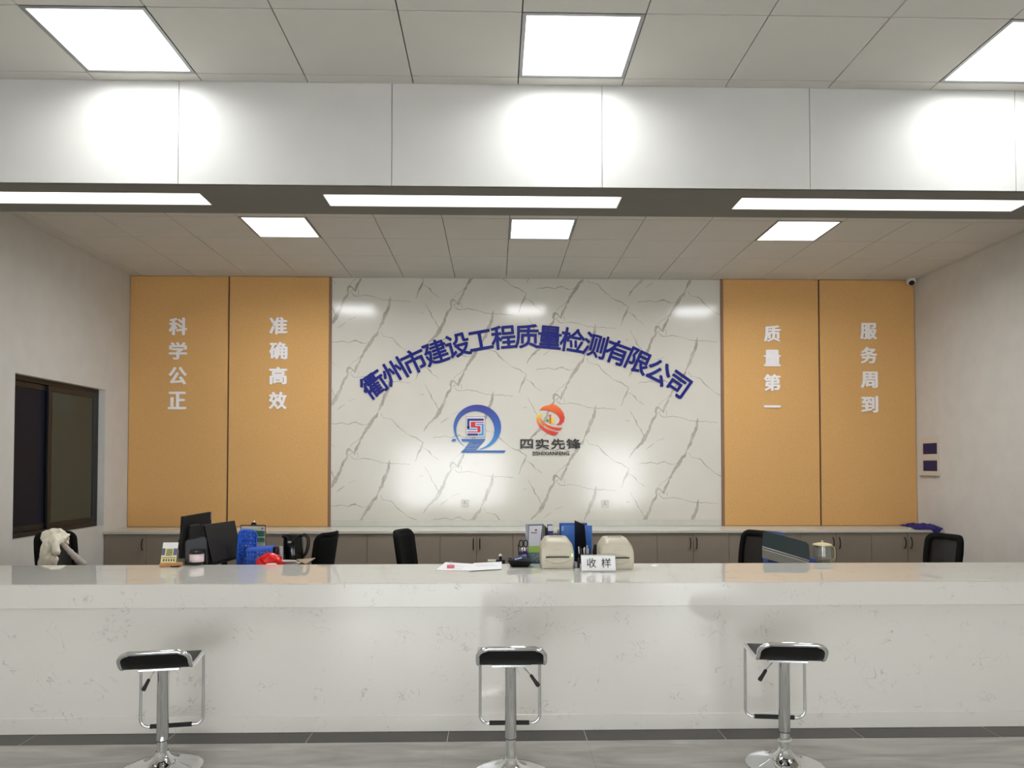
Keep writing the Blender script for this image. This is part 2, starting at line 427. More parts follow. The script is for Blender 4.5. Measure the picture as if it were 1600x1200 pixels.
bk = ['square ceiling light panel behind the beam, on the window side', 'square ceiling light panel behind the beam, above the arched blue lettering', 'square ceiling light panel behind the beam, on the security camera side']
for i, a, b_ in zip(LIGHT_I, fr, bk):
    panel_light(i, 0, a, PANEL_E, 'ceiling panel lights'); panel_light(i, 5, b_, BACK_E, 'ceiling panel lights')
    for j in (-4, -8, -12): panel_light(i, j, 'square ceiling light panel further back over the lobby', PANEL_E, 'lobby ceiling lights behind the photographer')

# ------------------------------------------------------------------ back wall cladding
MX0, MX1, MZ0 = -1.905, 2.66, 1.6-.66
MY = 8.615
o = MB().box(MX0-.02, MX1+.02, MY, YB-.001, MZ0-.02, ZC-.002).build('marble_cladding', marble_m, smooth=0)
tag(o, 'pale polished marble wall cladding with grey diagonal veins behind the lettering', 'wall cladding')
# the veins: thin polished inlays, a fifth of a millimetre proud
from mathutils import noise as mnoise
rv = random.Random(3); clad = o; AX_, AZ_, BZ_, KX_, KZ_ = VK; mbv = MB()
VX0, VX1, VZ0, VZ1 = MX0+.005, MX1-.003, .945, ZC-.006
def clip_poly(poly):
    for ax, lim, sg_ in ((0, VX0, 1), (0, VX1, -1), (1, VZ0, 1), (1, VZ1, -1)):
        out_ = []
        for i_ in range(len(poly)):
            p_, q_ = poly[i_], poly[(i_+1) % len(poly)]; a_, b2 = (p_[ax]-lim)*sg_, (q_[ax]-lim)*sg_
            if a_ >= 0: out_.append(p_)
            if a_*b2 < 0: k_ = a_/(a_-b2); out_.append((p_[0]+(q_[0]-p_[0])*k_, p_[1]+(q_[1]-p_[1])*k_))
        poly = out_
        if len(poly) < 3: return []
    return poly
lay = 0
for pl_i, pl_ in enumerate(VL):
    # resample with small fixed irregularity, identical in every repeat of the sheet
    pts_ = []
    for (ax0, ay0, aw0), (ax1, ay1, aw1) in zip(pl_, pl_[1:]):
        nn = max(2, int(math.hypot(ax1-ax0, ay1-ay0)/9))
        for k_ in range(nn):
            f_ = k_/nn; pts_.append((ax0+(ax1-ax0)*f_, ay0+(ay1-ay0)*f_, aw0+(aw1-aw0)*f_))
    pts_.append(pl_[-1]); base_ = []
    for k_, (x_, y_, w_) in enumerate(pts_):
        q_ = Vector((x_*.03, y_*.03, pl_i)); dx_ = mnoise.noise(q_)*7; dy_ = mnoise.noise(q_+Vector((9, 9, 9)))*7
        w2 = max(2.6, w_*(1+.55*mnoise.noise(q_*2+Vector((3, 1, 7))))); base_.append((x_+dx_, y_+dy_, w2))
    for ci in range(-2, 6):
        for cj in range(-2, 7):
            ox, oz = KX_+ci*AX_, KZ_+ci*AZ_+cj*BZ_
            line = [(ox+x_*VU, oz-y_*VU*1.01, w_*VU/2) for x_, y_, w_ in base_]
            if max(p_[0] for p_ in line) < VX0 or min(p_[0] for p_ in line) > VX1 or max(p_[1] for p_ in line) < VZ0 or min(p_[1] for p_ in line) > VZ1: continue
            LR = []
            for k_ in range(len(line)):
                a_, b2 = line[max(k_-1, 0)], line[min(k_+1, len(line)-1)]; tx_, tz_ = b2[0]-a_[0], b2[1]-a_[1]; ll = math.hypot(tx_, tz_) or 1
                nx_, nz_ = -tz_/ll, tx_/ll; x_, z_, w_ = line[k_]; LR.append(((x_+nx_*w_, z_+nz_*w_), (x_-nx_*w_, z_-nz_*w_)))
            for (l0, r0_), (l1, r1_) in zip(LR, LR[1:]):
                poly = clip_poly([l0, l1, r1_, r0_])
                if poly: yv = MY-.0002-.00001*(pl_i); mbv.add([(p_[0], yv, p_[1]) for p_ in poly], [tuple(range(len(poly)))])
vo = mbv.build('marble_veins', vein_m, smooth=0, origin=clad.location); vo.parent = clad; vo.location = (0, 0, 0); vo['kind'] = 'stuff'
pl = ['tan fabric wall panel beside the window wall, with four white characters', 'tan fabric wall panel adjoining the marble on the window side', 'tan fabric wall panel adjoining the marble on the camera side', 'tan fabric wall panel in the corner under the security camera']
TOPZ = .872
for (a, b_), lb in zip(((-4.218, -3.088), (-3.078, -1.925), (2.682, 3.818), (3.829, 4.968)), pl):
    t = thing('wall_panel', lb, 'wall panel', ((a+b_)/2, 8.60, TOPZ), group='tan fabric wall panels')
    child_box('panel_edge', seam_m, t, a, b_, 8.592, YB-.001, TOPZ+.001, ZC-.002)
    child_box('fabric_face', tan_m, t, a+.004, b_-.004, 8.580, 8.592, TOPZ+.003, ZC-.004, bevel=.004)
for a, b_ in ((-1.925, -1.903), (2.660, 2.682)):
    o = MB().box(a, b_, 8.585, YB-.001, TOPZ+.001, ZC-.002).build('trim_1' if a < 0 else 'trim_2', seam_m, smooth=0); tag(o, kind='structure')
# upstand at the foot of the marble
o = MB().box(-1.90, 2.657, 8.60, 8.614, TOPZ+.001, .942).build('stone_upstand', cabtop_m, bevel=.002); tag(o, 'low pale stone upstand at the foot of the marble', 'upstand')

# ------------------------------------------------------------------ lettering
def glyph(ch, size, off=0.0, ext=.006):
    cu = bpy.data.curves.new('g', 'FONT'); cu.body = ch; cu.size = 1; cu.extrude = ext/size; cu.offset = 0; cu.resolution_u = 3
    ob = bpy.data.objects.new('g', cu); COL.objects.link(ob)
    dg = bpy.context.evaluated_depsgraph_get(); me = bpy.data.meshes.new_from_object(ob.evaluated_get(dg))
    bpy.data.objects.remove(ob); bpy.data.curves.remove(cu)
    return me
def bbox(me):
    xs = [v.co.x for v in me.vertices]; ys = [v.co.y for v in me.vertices]
    return min(xs), max(xs), min(ys), max(ys)
REFB = None
def put_char(ch, center, size, m_, parent, rot=0, off=.02, ext=.006, sx=1, sy=1, fit=False, name='character', normal='y', dup=()):
    """one raised character facing -Y; size = width of a full character"""
    global REFB
    if REFB is None:
        q = bbox(glyph('国', 1)); REFB = q[1]-q[0]
    me = glyph(ch, size, off, ext); b = bbox(me)
    k = size/REFB; cx, cy = (b[0]+b[1])/2, (b[2]+b[3])/2
    kx = ky = k
    if fit: kx = size/(b[1]-b[0]); ky = kx if (b[3]-b[2]) < .3 else size/(b[3]-b[2])
    kx *= sx; ky *= sy
    base = [v.co.copy() for v in me.vertices]; faces = [tuple(p.vertices) for p in me.polygons]
    vs_, fs = [], []
    for di, (dx, dy) in enumerate(((0, 0),)+tuple(dup)):
        n = len(vs_)
        for c in base:
            x, y = (c.x-cx)*kx+dx*size, (c.y-cy)*ky+dy*size
            X = x*math.cos(rot)-y*math.sin(rot); Z = x*math.sin(rot)+y*math.cos(rot)
            vs_.append((X, -c.z*size*(1-.03*di)-.0003*di, Z))
        fs += [tuple(i+n for i in f) for f in faces]
    me2 = bpy.data.meshes.new(name); me2.from_pydata(vs_, [], fs); me2.materials.append(m_)
    bpy.data.meshes.remove(me)
    o = bpy.data.objects.new(name, me2); COL.objects.link(o); o.parent = parent; o.location = Vector(center)-Vector(parent.location)
    return o
LY = MY-.007
BOLD = lambda d: tuple((d*math.cos(R(45*k)), d*math.sin(R(45*k))) for k in range(8))
t = thing('arched_lettering', 'raised royal blue characters in an arch across the marble wall', 'lettering', (.38, LY, 2.5))
txt = '衢州市建设工程质量检测有限公司'
c0, c1, ct = P(585, 601, LY), P(1060.5, 601, LY), P(822.6, 525.5, LY)
half = (c1-c0).length/2; sag = ct.z-(c0.z+c1.z)/2; RR = (half*half+sag*sag)/(2*sag); amax = math.asin(half/RR)
cen = Vector(((c0.x+c1.x)/2, LY, ct.z-RR)); base_rot = math.atan2(c1.z-c0.z, c1.x-c0.x)
for k, ch in enumerate(txt):
    a = -amax+2*amax*k/(len(txt)-1)-base_rot
    put_char(ch, cen+Vector((math.sin(a)*RR, 0, math.cos(a)*RR)), .248, blue_l, t, rot=-a, dup=BOLD(.024))
PY = 8.580-.006
sl = [('科学公正', [(278.5,510),(278.3,548.2),(277.8,587),(277,625.8)], 26, 'white characters on the tan panel beside the window wall'),
      ('准确高效', [(435.3,509),(435.2,548),(434.8,587),(434.2,626)], 26, 'white characters on the tan panel adjoining the marble, window side'),
      ('质量第一', [(1206.3,521.5),(1206.5,559.5),(1206.5,597.7),(1206.5,635.2)], 25, 'white characters on the tan panel adjoining the marble, ending in a single stroke'),
      ('服务周到', [(1356.8,517.5),(1357.2,555),(1358,593.5),(1358.6,631.7)], 25, 'white characters on the corner tan panel under the security camera')]
for s, pos, wpx, lb in sl:
    c = P(*pos[3], PY); t = thing('panel_lettering', lb, 'lettering', c, group='white slogans on the tan panels')
    for ch, (x, y) in zip(s, pos):
        put_char(ch, P(x, y, PY), wpx*PY/F_PX, white_l, t, fit=True, dup=BOLD(.028)+((.045, 0), (-.045, 0)))

def wpoly(pts, name, m_, parent, th=.006, Y=None, tf=None):
    Y = LY if Y is None else Y
    q = [P(*(tf(*p) if tf else p), Y+.004) for p in pts]
    return MB().slab(q, (0, -th, 0)).build(name, m_, parent, world=True, smooth=0, fix=True)
def ell(cx, cy, rx, ry, a0, a1, n=24, rot=0):
    r = []
    for k in range(n+1):
        a = R(a0+(a1-a0)*k/n); x, y = rx*math.cos(a), -ry*math.sin(a)
        r.append((cx+x*math.cos(rot)-y*math.sin(rot), cy+x*math.sin(rot)+y*math.cos(rot)))
    return r
S1 = lambda x, y: (690+x*.14375, 620+y*.14375)
def zpx(y): return P(750, y, LY).z
ringm = gradient_mat('ring_blue', [(0, (24, 140, 205)), (.45, (12, 92, 178)), (1, (36, 36, 140))], zpx(702), zpx(633))
stairm = mat('stair_blue', (14, 92, 170), .3); stair2 = mat('stair_light_blue', (60, 130, 195), .3)
t = thing('ring_emblem', 'blue ring emblem with a red and blue square above a stair, under the arch', 'logo', P(748, 708, LY))
def strip_pairs(outer, inner, name, m_, parent, tf, th=.006):
    """ribbon between two outlines of equal length"""
    mb = MB(); n = len(outer)
    O = [P(*tf(*p), LY+.004) for p in outer]; I = [P(*tf(*p), LY+.004) for p in inner]
    d = Vector((0, -th, 0)); vs_ = O+I+[v+d for v in O]+[v+d for v in I]; fs = []
    for i in range(n-1):
        fs += [(i, i+1, n+i+1, n+i), (2*n+i, 3*n+i, 3*n+i+1, 2*n+i+1), (i, 2*n+i, 2*n+i+1, i+1), (n+i, n+i+1, 3*n+i+1, 3*n+i)]
    fs += [(0, n, 3*n, 2*n), (n-1, 3*n-1, 4*n-1, 2*n-1)]
    mb.add(vs_, fs); return mb.build(name, m_, parent, world=True, smooth=0, fix=True)
# ring runs from lower right, over the top, to lower left
strip_pairs(ell(388, 330, 259, 244, -88, 238, 48)[:], ell(367, 362, 207, 206, -60, 230, 48), 'ring', ringm, t, S1)
wpoly([(118,458),(158,458),(150,486),(105,486)], 'stair_bar', stairm, t, tf=S1)
wpoly([(212,458),(476,458),(462,488),(225,488)], 'stair_bar', stairm, t, tf=S1)
for k in range(5):
    y0 = 490+19*k; y1 = y0+15
    f = lambda y: (306-(y-488)*.80, 458-(y-488)*.86)
    (a0, b0), (a1, b1) = f(y0), f(y1)
    wpoly([(a0,y0),(b0,y0),(b1,y1),(a1,y1)], 'stair_step', stairm, t, tf=S1)
wpoly([(225,583),(697,583),(682,609),(208,609)], 'stair_bar', stairm, t, tf=S1)
wh = mat('emblem_white', (225, 222, 228), .4); dk = mat('emblem_navy', (32, 38, 120), .4); rd = mat('emblem_red', (205, 38, 58), .4); lb_ = mat('emblem_sky_blue', (62, 150, 205), .4); gr = mat('emblem_outline', (90, 92, 130), .4)
wpoly([(264,216),(474,216),(474,440),(264,440)], 'square_outline', gr, t, th=.0055, tf=S1)
wpoly([(269,221),(469,221),(469,435),(269,435)], 'square_ground', wh, t, th=.0065, tf=S1)
for pts, m_ in (([(278,236),(458,236),(458,262),(304,262),(304,345),(278,345)], dk),
                ([(280,325),(304,325),(304,345),(382,345),(382,362),(280,362)], lb_),
                ([(316,272),(458,272),(458,284),(368,284),(368,316),(424,316),(424,388),(280,388),(280,376),(388,376),(388,336),(316,336)], rd),
                ([(374,292),(458,292),(458,424),(400,424),(400,398),(434,398),(434,308),(374,308)], lb_),
                ([(280,398),(396,398),(396,424),(280,424)], dk)):
    wpoly(pts, 'square_motif', m_, t, th=.0075, tf=S1)

# second emblem: flame-coloured swirl with writing
sw = gradient_mat('swirl_orange', [(0, (200, 30, 28)), (.45, (214, 48, 24)), (1, (240, 118, 34))], zpx(668), zpx(631))
sw2 = gradient_mat('swirl_yellow_red', [(0, (196, 30, 30)), (.4, (222, 62, 26)), (.75, (240, 150, 30)), (1, (238, 226, 40))], zpx(681), zpx(646))
t = thing('swirl_emblem', 'orange and yellow swirl emblem over small black writing, under the arch', 'logo', P(860, 712, LY))
o1 = [(1060,148),(1095,112),(1140,95),(1165,92),(1195,76),(1240,88),(1290,125),(1325,175),(1338,225),(1330,270),(1300,300),(1250,306)]
i1 = [(1060,148),(1095,146),(1130,143),(1160,148),(1195,158),(1225,172),(1250,190),(1270,212),(1282,238),(1282,262),(1270,285),(1250,300)]
strip_pairs(o1, i1, 'upper_swirl', sw, t, S1)
o2 = [(1105,184),(1068,186),(1040,208),(1030,240),(1036,280),(1060,325),(1100,365),(1150,398),(1205,420),(1240,420),(1265,395),(1272,384)]
i2 = [(1105,184),(1082,200),(1066,225),(1062,250),(1066,275),(1085,305),(1115,332),(1150,352),(1195,368),(1225,376),(1250,382),(1272,384)]
strip_pairs(o2, i2, 'lower_swirl', sw2, t, S1)
o3 = [(1080,215),(1075,245),(1080,268),(1100,295),(1130,320),(1170,343),(1210,357),(1250,366),(1285,368),(1300,350),(1314,335)]
i3 = [(1085,215),(1088,240),(1100,262),(1125,285),(1150,302),(1185,318),(1220,328),(1250,334),(1280,336),(1300,336),(1314,334)]
strip_pairs(o3, i3, 'middle_swirl', sw2, t, S1)
ye = mat('emblem_yellow', (232, 200, 40), .4); gn = mat('emblem_green', (60, 150, 50), .4); og = mat('emblem_orange', (214, 90, 30), .4)
wpoly(ell(1200, 262, 24, 34, 0, 360, 16)[:-1], 'yellow_dot', ye, t, th=.005, tf=S1)
wpoly(ell(1150, 258, 15, 17, 0, 360, 14)[:-1], 'green_dot', gn, t, th=.0055, tf=S1)
wpoly([(1160,205),(1180,192),(1190,192),(1190,290),(1170,286),(1170,212)], 'upright_stroke', og, t, th=.0075, tf=S1)
for ch, x in zip('四实先锋', (823, 847.2, 872, 896.3)):
    put_char(ch, P(x, 693.6, LY), 18.5*LY/F_PX, black_l, t, ext=.003, sx=1.05, sy=.76, dup=BOLD(.022))
me = glyph('SISHIXIANFENG', 1, 0, .003); b = bbox(me)
a0, a1 = P(832, 711.3, LY), P(889.3, 705.4, LY)
vv = [(a0.x+(v.co.x-b[0])/(b[1]-b[0])*(a1.x-a0.x), LY-v.co.z, a0.z+(v.co.y-b[2])/(b[3]-b[2])*(a1.z-a0.z)) for v in me.vertices]
mb = MB(); fcs = [tuple(p.vertices) for p in me.polygons]
for di, (dx, dz) in enumerate(((0, 0), (.0012, 0), (-.0012, 0), (0, .0006), (0, -.0006))): mb.add([(v[0]+dx, v[1]-.0002*di, v[2]+dz) for v in vv], fcs)
mb.build('roman_writing', black_l, t, world=True, smooth=0)

# sockets
for (x, y), lb in (((727, 786), 'white wall socket low on the marble, under the ring emblem'), ((945, 787), 'white wall socket low on the marble, above the second label printer')):
    c = P(x, y, MY); t = thing('wall_socket', lb, 'socket', (c.x, MY, c.z-.043), group='wall sockets on the marble')
    child_box('cover_plate', socket_m, t, c.x-.043, c.x+.043, MY-.009, MY-.0005, c.z-.043, c.z+.043, bevel=.003)
    for dx, dz, w_ in ((-.012, -.006, .003), (.012, -.006, .003), (0, .018, .003), (-.009, .018, .002)):
        child_box('socket_slot', plastic_b, t, c.x+dx-w_, c.x+dx+w_, MY-.0094, MY-.0088, c.z+dz-.007, c.z+dz+.007)

# right wall notice board with two blue sheets
t = thing('wall_notice', 'white notice board with two dark blue sheets on the side wall', 'notice', (XR, 8.31, 1.45))
child_box('backing_board', mat('notice_white', (208, 200, 188), .5), t, XR-.006, XR-.0005, 8.14, 8.49, 1.45, 1.91, bevel=.002)
nb = mat('notice_blue', (22, 28, 82), .5)
for y0, y1 in ((692.5, 709.5), (719.5, 736)):
    za, zb = Px(1454, y0, XR).z, Px(1454, y1, XR).z
    child_box('blue_sheet', nb, t, XR-.0085, XR-.006, 8.175, 8.44, zb, za)
child_box('bottom_rail', alu, t, XR-.02, XR-.006, 8.13, 8.50, 1.452, 1.464)

# security camera in the corner
c = P(1423, 440, 8.50); wp = mat('camera_white', (222, 218, 212), .4)
t = thing('security_camera', 'small white dome security camera with black lens in the ceiling corner', 'camera', (c.x, 8.50, ZC-.001))
MB().lathe([(.036, ZC-.016), (.04, ZC-.003), (.04, ZC-.001)], 20, (c.x, 8.50, 0)).build('mount', wp, t, world=True)
mb = MB().lathe([(.001, -.052), (.025, -.049), (.042, -.034), (.052, -.008), (.052, .012), (.040, .036), (.030, .042)], 22, (0, 0, 0))
o = mb.build('housing', wp, t); o.location = (0, -.005, c.z-ZC+.006); o.rotation_euler = (R(-50), 0, R(-18))
mb = MB().lathe([(.026, -.0525), (.031, -.049), (.031, -.040), (.02, -.038)], 20, (0, 0, 0)); l = mb.build('lens_ring', plastic_b, t); l.location = o.location; l.rotation_euler = o.rotation_euler
mb = MB().lathe([(.004, -.056), (.014, -.053), (.016, -.050)], 16, (0, 0, 0)); l2 = mb.build('lens', screen_b, t); l2.location = o.location; l2.rotation_euler = o.rotation_euler

# ------------------------------------------------------------------ wall cabinets
CF = 8.10
cabx = [XL+.001, -3.765, -2.972, -2.18, -1.405, -.632, .158, .945, 1.737, 2.54, 3.335, 4.125, XR-.001]
cabx = [XL+.001]+[-3.765+.7925*k for k in range(11)]+[XR-.001]
wh_lab = ['beside the window wall', 'under the first tan panel', 'behind the kettle', 'between kettle and first mesh chair', 'behind the narrow black chair', 'under the ring emblem socket', 'behind the label printers', 'under the socket near the corner panels', 'behind the black chair beside the blue-grey monitor', 'behind the glass teapot', 'beside the corner chair', 'against the side wall']
def door(x0, x1, hs, par):
    d = child_box('door', cab_m, par, x0+.002, x1-.002, CF-.018, CF, .10, .835, bevel=.0015)
    hx = x1-.035 if hs > 0 else x0+.035
    z0, z1 = .665, .785
    pts = [(hx, CF-.018, z0), (hx, CF-.032, z0+.006), (hx, CF-.044, z0+.03), (hx, CF-.048, (z0+z1)/2), (hx, CF-.044, z1-.03), (hx, CF-.032, z1-.006), (hx, CF-.018, z1)]
    mb = MB().tube(pts, .006, 8, upv=(1, 0, 0)); off = Vector(par.location)
    mb.v = [v-off for v in mb.v]; mb.build('handle', handle_m, d)
for k, (a, b_) in enumerate(zip(cabx, cabx[1:])):
    t = thing('base_cabinet', 'taupe base cabinet with dark arched handles, '+wh_lab[k], 'cabinet', ((a+b_)/2, (CF+YB)/2, 0), group='taupe cabinets along the back wall')
    child_box('body', cab_m, t, a, b_, CF, YB-.002, .09, .838)
    child_box('plinth', handle_m, t, a, b_, CF+.04, CF+.06, .0, .09)
    if k == 0: door(a, b_, 1, t)
    else: door(a, (a+b_)/2, 1, t); door((a+b_)/2, b_, -1, t)
o = MB().box(XL+.001, XR-.001, CF-.035, YB-.001, .840, TOPZ).build('cabinet_worktop', cabtop_m, bevel=.003)
tag(o, 'long pale stone worktop over the taupe cabinets', 'worktop')

# ------------------------------------------------------------------ reception counter
CZ, C0, C1 = .886, 4.461, 5.282
t = thing('reception_counter', 'long white quartz reception counter with a thick polished top', 'counter', (.37, (C0+C1)/2, 0))
x0, x1 = XL+.002, XR-.002
child_box('countertop', quartz_top, t, x0, x1, C0-.018, C1, CZ-.003, CZ, bevel=.0008)
child_box('top_apron', quartz_m, t, x0, x1, C0-.018, C0+.03, CZ-.142, CZ-.0031, bevel=.0015)
child_box('back_apron', quartz_m, t, x0, x1, C1-.03, C1, CZ-.142, CZ-.0031)
child_box('front_face', quartz_m, t, x0, x1, C0+.007, C0+.042, .09, CZ-.143)
child_box('top_soffit', quartz_m, t, x0, x1, C0+.0302, C1-.0302, CZ-.142, CZ-.125)
child_box('plinth', quartz_m, t, x0, x1, C0, C0+.0065, .001, .096, bevel=.0015)
child_box('body', cab_m, t, x0, x1, C0+.043, C1-.04, .001, CZ-.143)

# desks behind the counter (hidden by it, they carry the office things)
DZ, D0, D1 = .76, 5.30, 5.98
t = thing('office_desk', 'low office desk run behind the white reception counter', 'desk', (.37, (D0+D1)/2, 0))
child_box('desktop', beige, t, XL+.25, XR-.35, D0, D1, DZ-.03, DZ, bevel=.002)
for x in (XL+.3, -2.6, -.9, .8, 2.4, XR-.4):
    child_box('leg', alu, t, x-.02, x+.02, D0+.05, D1-.05, .001, DZ-.0305)

# ------------------------------------------------------------------ bar stools
def bez(pts, n=6):
    """Catmull-Rom through pts"""
    pts = [Vector(p) for p in pts]; out = []
    for i in range(len(pts)-1):
        p0, p1, p2, p3 = pts[max(i-1, 0)], pts[i], pts[i+1], pts[min(i+2, len(pts)-1)]
        for k in range(n):
            s = k/n; out.append(.5*((2*p1)+(p2-p0)*s+(2*p0-5*p1+4*p2-p3)*s*s+(3*p1-p0-3*p2+p3)*s**3))
    out.append(pts[-1]); return out
def make_stool(name, label, x, y, rz, lift, lever, ring=False):
    t = thing(name, label, 'stool', (x, y, 0), rz, group='chrome bar stools along the counter')
    SZ = .597+lift
    prof = bez([(0, -.192, SZ+.092), (0, -.176, SZ+.062), (0, -.150, SZ+.026), (0, -.118, SZ+.006), (0, -.07, SZ), (0, .05, SZ), (0, .16, SZ+.004), (0, .185, SZ)], 6)
    ln = [0]
    for a, b_ in zip(prof, prof[1:]): ln.append(ln[-1]+(b_-a).length)
    HW, r = .160, .045
    def hw(s):
        if s < r: return HW-r+math.sqrt(max(0, r*r-(r-s)**2))
        return HW
    nv = len(prof)
    mb = MB(); nu = 9; vs_ = []
    for j in range(nv):
        h = hw(ln[j])
        for i in range(nu): vs_.append((-h+2*h*i/(nu-1), prof[j].y, prof[j].z))
    mb.add(vs_, [(j*nu+i, j*nu+i+1, (j+1)*nu+i+1, (j+1)*nu+i) for j in range(nv-1) for i in range(nu-1)])
    mb.build('seat_pad', leather, t, solid=.016, smooth=1.2)
    # chrome rim: front right -> lip -> front left
    idx = [i for i in range(nv) if ln[i] >= r]
    side = [Vector((HW+.006, prof[i].y, prof[i].z)) for i in idx][::-1]
    def at(s):
        for i in range(nv-1):
            if ln[i+1] >= s: q = (s-ln[i])/(ln[i+1]-ln[i]); return prof[i].lerp(prof[i+1], q)
        return prof[-1]
    corner = []
    for k in range(1, 8):
        a = R(90*k/8); s = r-r*math.sin(a); p = at(s); corner.append(Vector((HW-r+(r+.006)*math.cos(a), p.y, p.z)))
    path = side+corner+[Vector((HW-r, prof[0].y, prof[0].z+.004)), Vector((0, prof[0].y, prof[0].z+.004)), Vector((-(HW-r), prof[0].y, prof[0].z+.004))]+[Vector((-v.x, v.y, v.z)) for v in corner[::-1]]+[Vector((-v.x, v.y, v.z)) for v in side[::-1]]
    MB().tube(path, .0118, 12, upv=(0, 0, 1)).build('seat_rim', chrome, t, smooth=1.2)
    MB().tube([(HW+.006, .185, SZ), (-(HW+.006), .185, SZ)], .009, 10).build('front_bar', chrome, t)
    # foot rest loop
    FZ = .198+lift; X = HW+.001; rb = .042
    pts = [Vector((X, .190, SZ)), Vector((X, .196, SZ-.05)), Vector((X, .198, FZ+rb))]
    for k in range(1, 7): a = R(90*k/6); pts.append(Vector((X-rb+rb*math.cos(a), .198, FZ+rb-rb*math.sin(a))))
    pts = pts+[Vector((-p.x, p.y, p.z)) for p in pts[::-1]]
    MB().tube(pts, .0085, 10, upv=(1, 0, 0)).build('footrest_loop', chrome, t, smooth=1.2)
    MB().tube([(.104, .198, FZ), (-.112, .198, FZ)], .0125, 12).build('footrest_sleeve', rubber, t)
    # column
    MB().box(-.10, .10, -.09, .09, SZ-.024, SZ-.010).build('mounting_plate', chrome_b, t, bevel=.002)
    b0 = .190+lift
    MB().lathe([(.0285, b0), (.0295, b0+.002), (.0295, SZ-.05), (.036, SZ-.035), (.037, SZ-.025)], 32).build('outer_column', chrome, t, smooth=.8)
    MB().lathe([(.0262, .05), (.0262, b0+.03)], 32).build('inner_column', chrome, t)
    MB().lathe([(.0264, b0-.003), (.0296, b0-.003), (.0296, b0), (.0264, b0)], 32).build('column_washer', rubber, t)
    MB().lathe([(.200, .0), (.201, .004), (.193, .009), (.155, .016), (.11, .026), (.078, .038), (.055, .053), (.040, .070), (.033, .084), (.0305, .092), (.0264, .092)], 64).build('base_plate', chrome, t, smooth=1.0)
    s = lever
    MB().tube([(s*.02, 0, SZ-.03), (s*.058, -.005, SZ-.036), (s*.105, -.02, SZ-.085)], .0035, 8).build('lever_rod', chrome, t)
    MB().tube([(s*.100, -.0185, SZ-.080), (s*.106, -.0205, SZ-.086), (s*.122, -.026, SZ-.108), (s*.139, -.031, SZ-.130), (s*.143, -.032, SZ-.136)], .01, 10, radii=[.006, .009, .0095, .012, .008]).build('lever_grip', rubber, t, smooth=1)
    if ring:
        pts = [(.0325*math.cos(2*math.pi*k/28), .0325*math.sin(2*math.pi*k/28), .132+.007*math.sin(2*math.pi*k/28+2.4)) for k in range(28)]
        MB().tube(pts, .0068, 10, closed=True).build('loose_ring', mat('worn_white_ring', (205, 203, 196), .5), t, smooth=1.2)['label'] = 'loose white plastic ring on the column'
    return t
for (px_, py_), a_, lf_, lv_, rg_, lb in (((253.5, 1174), 10, -.042, -.62, False, 'chrome bar stool with black seat, turned slightly, nearest the window wall'),
        ((798, 1184), 0, 0, 1, False, 'chrome bar stool with black seat, middle one, in front of papers'),
        ((1226, 1169), -7, -.012, -.95, True, 'chrome bar stool with a loose white ring round its column')):
    p = Pz(px_, py_, .088); make_stool('bar_stool', lb, p.x, p.y, R(a_), lf_, lv_, rg_)

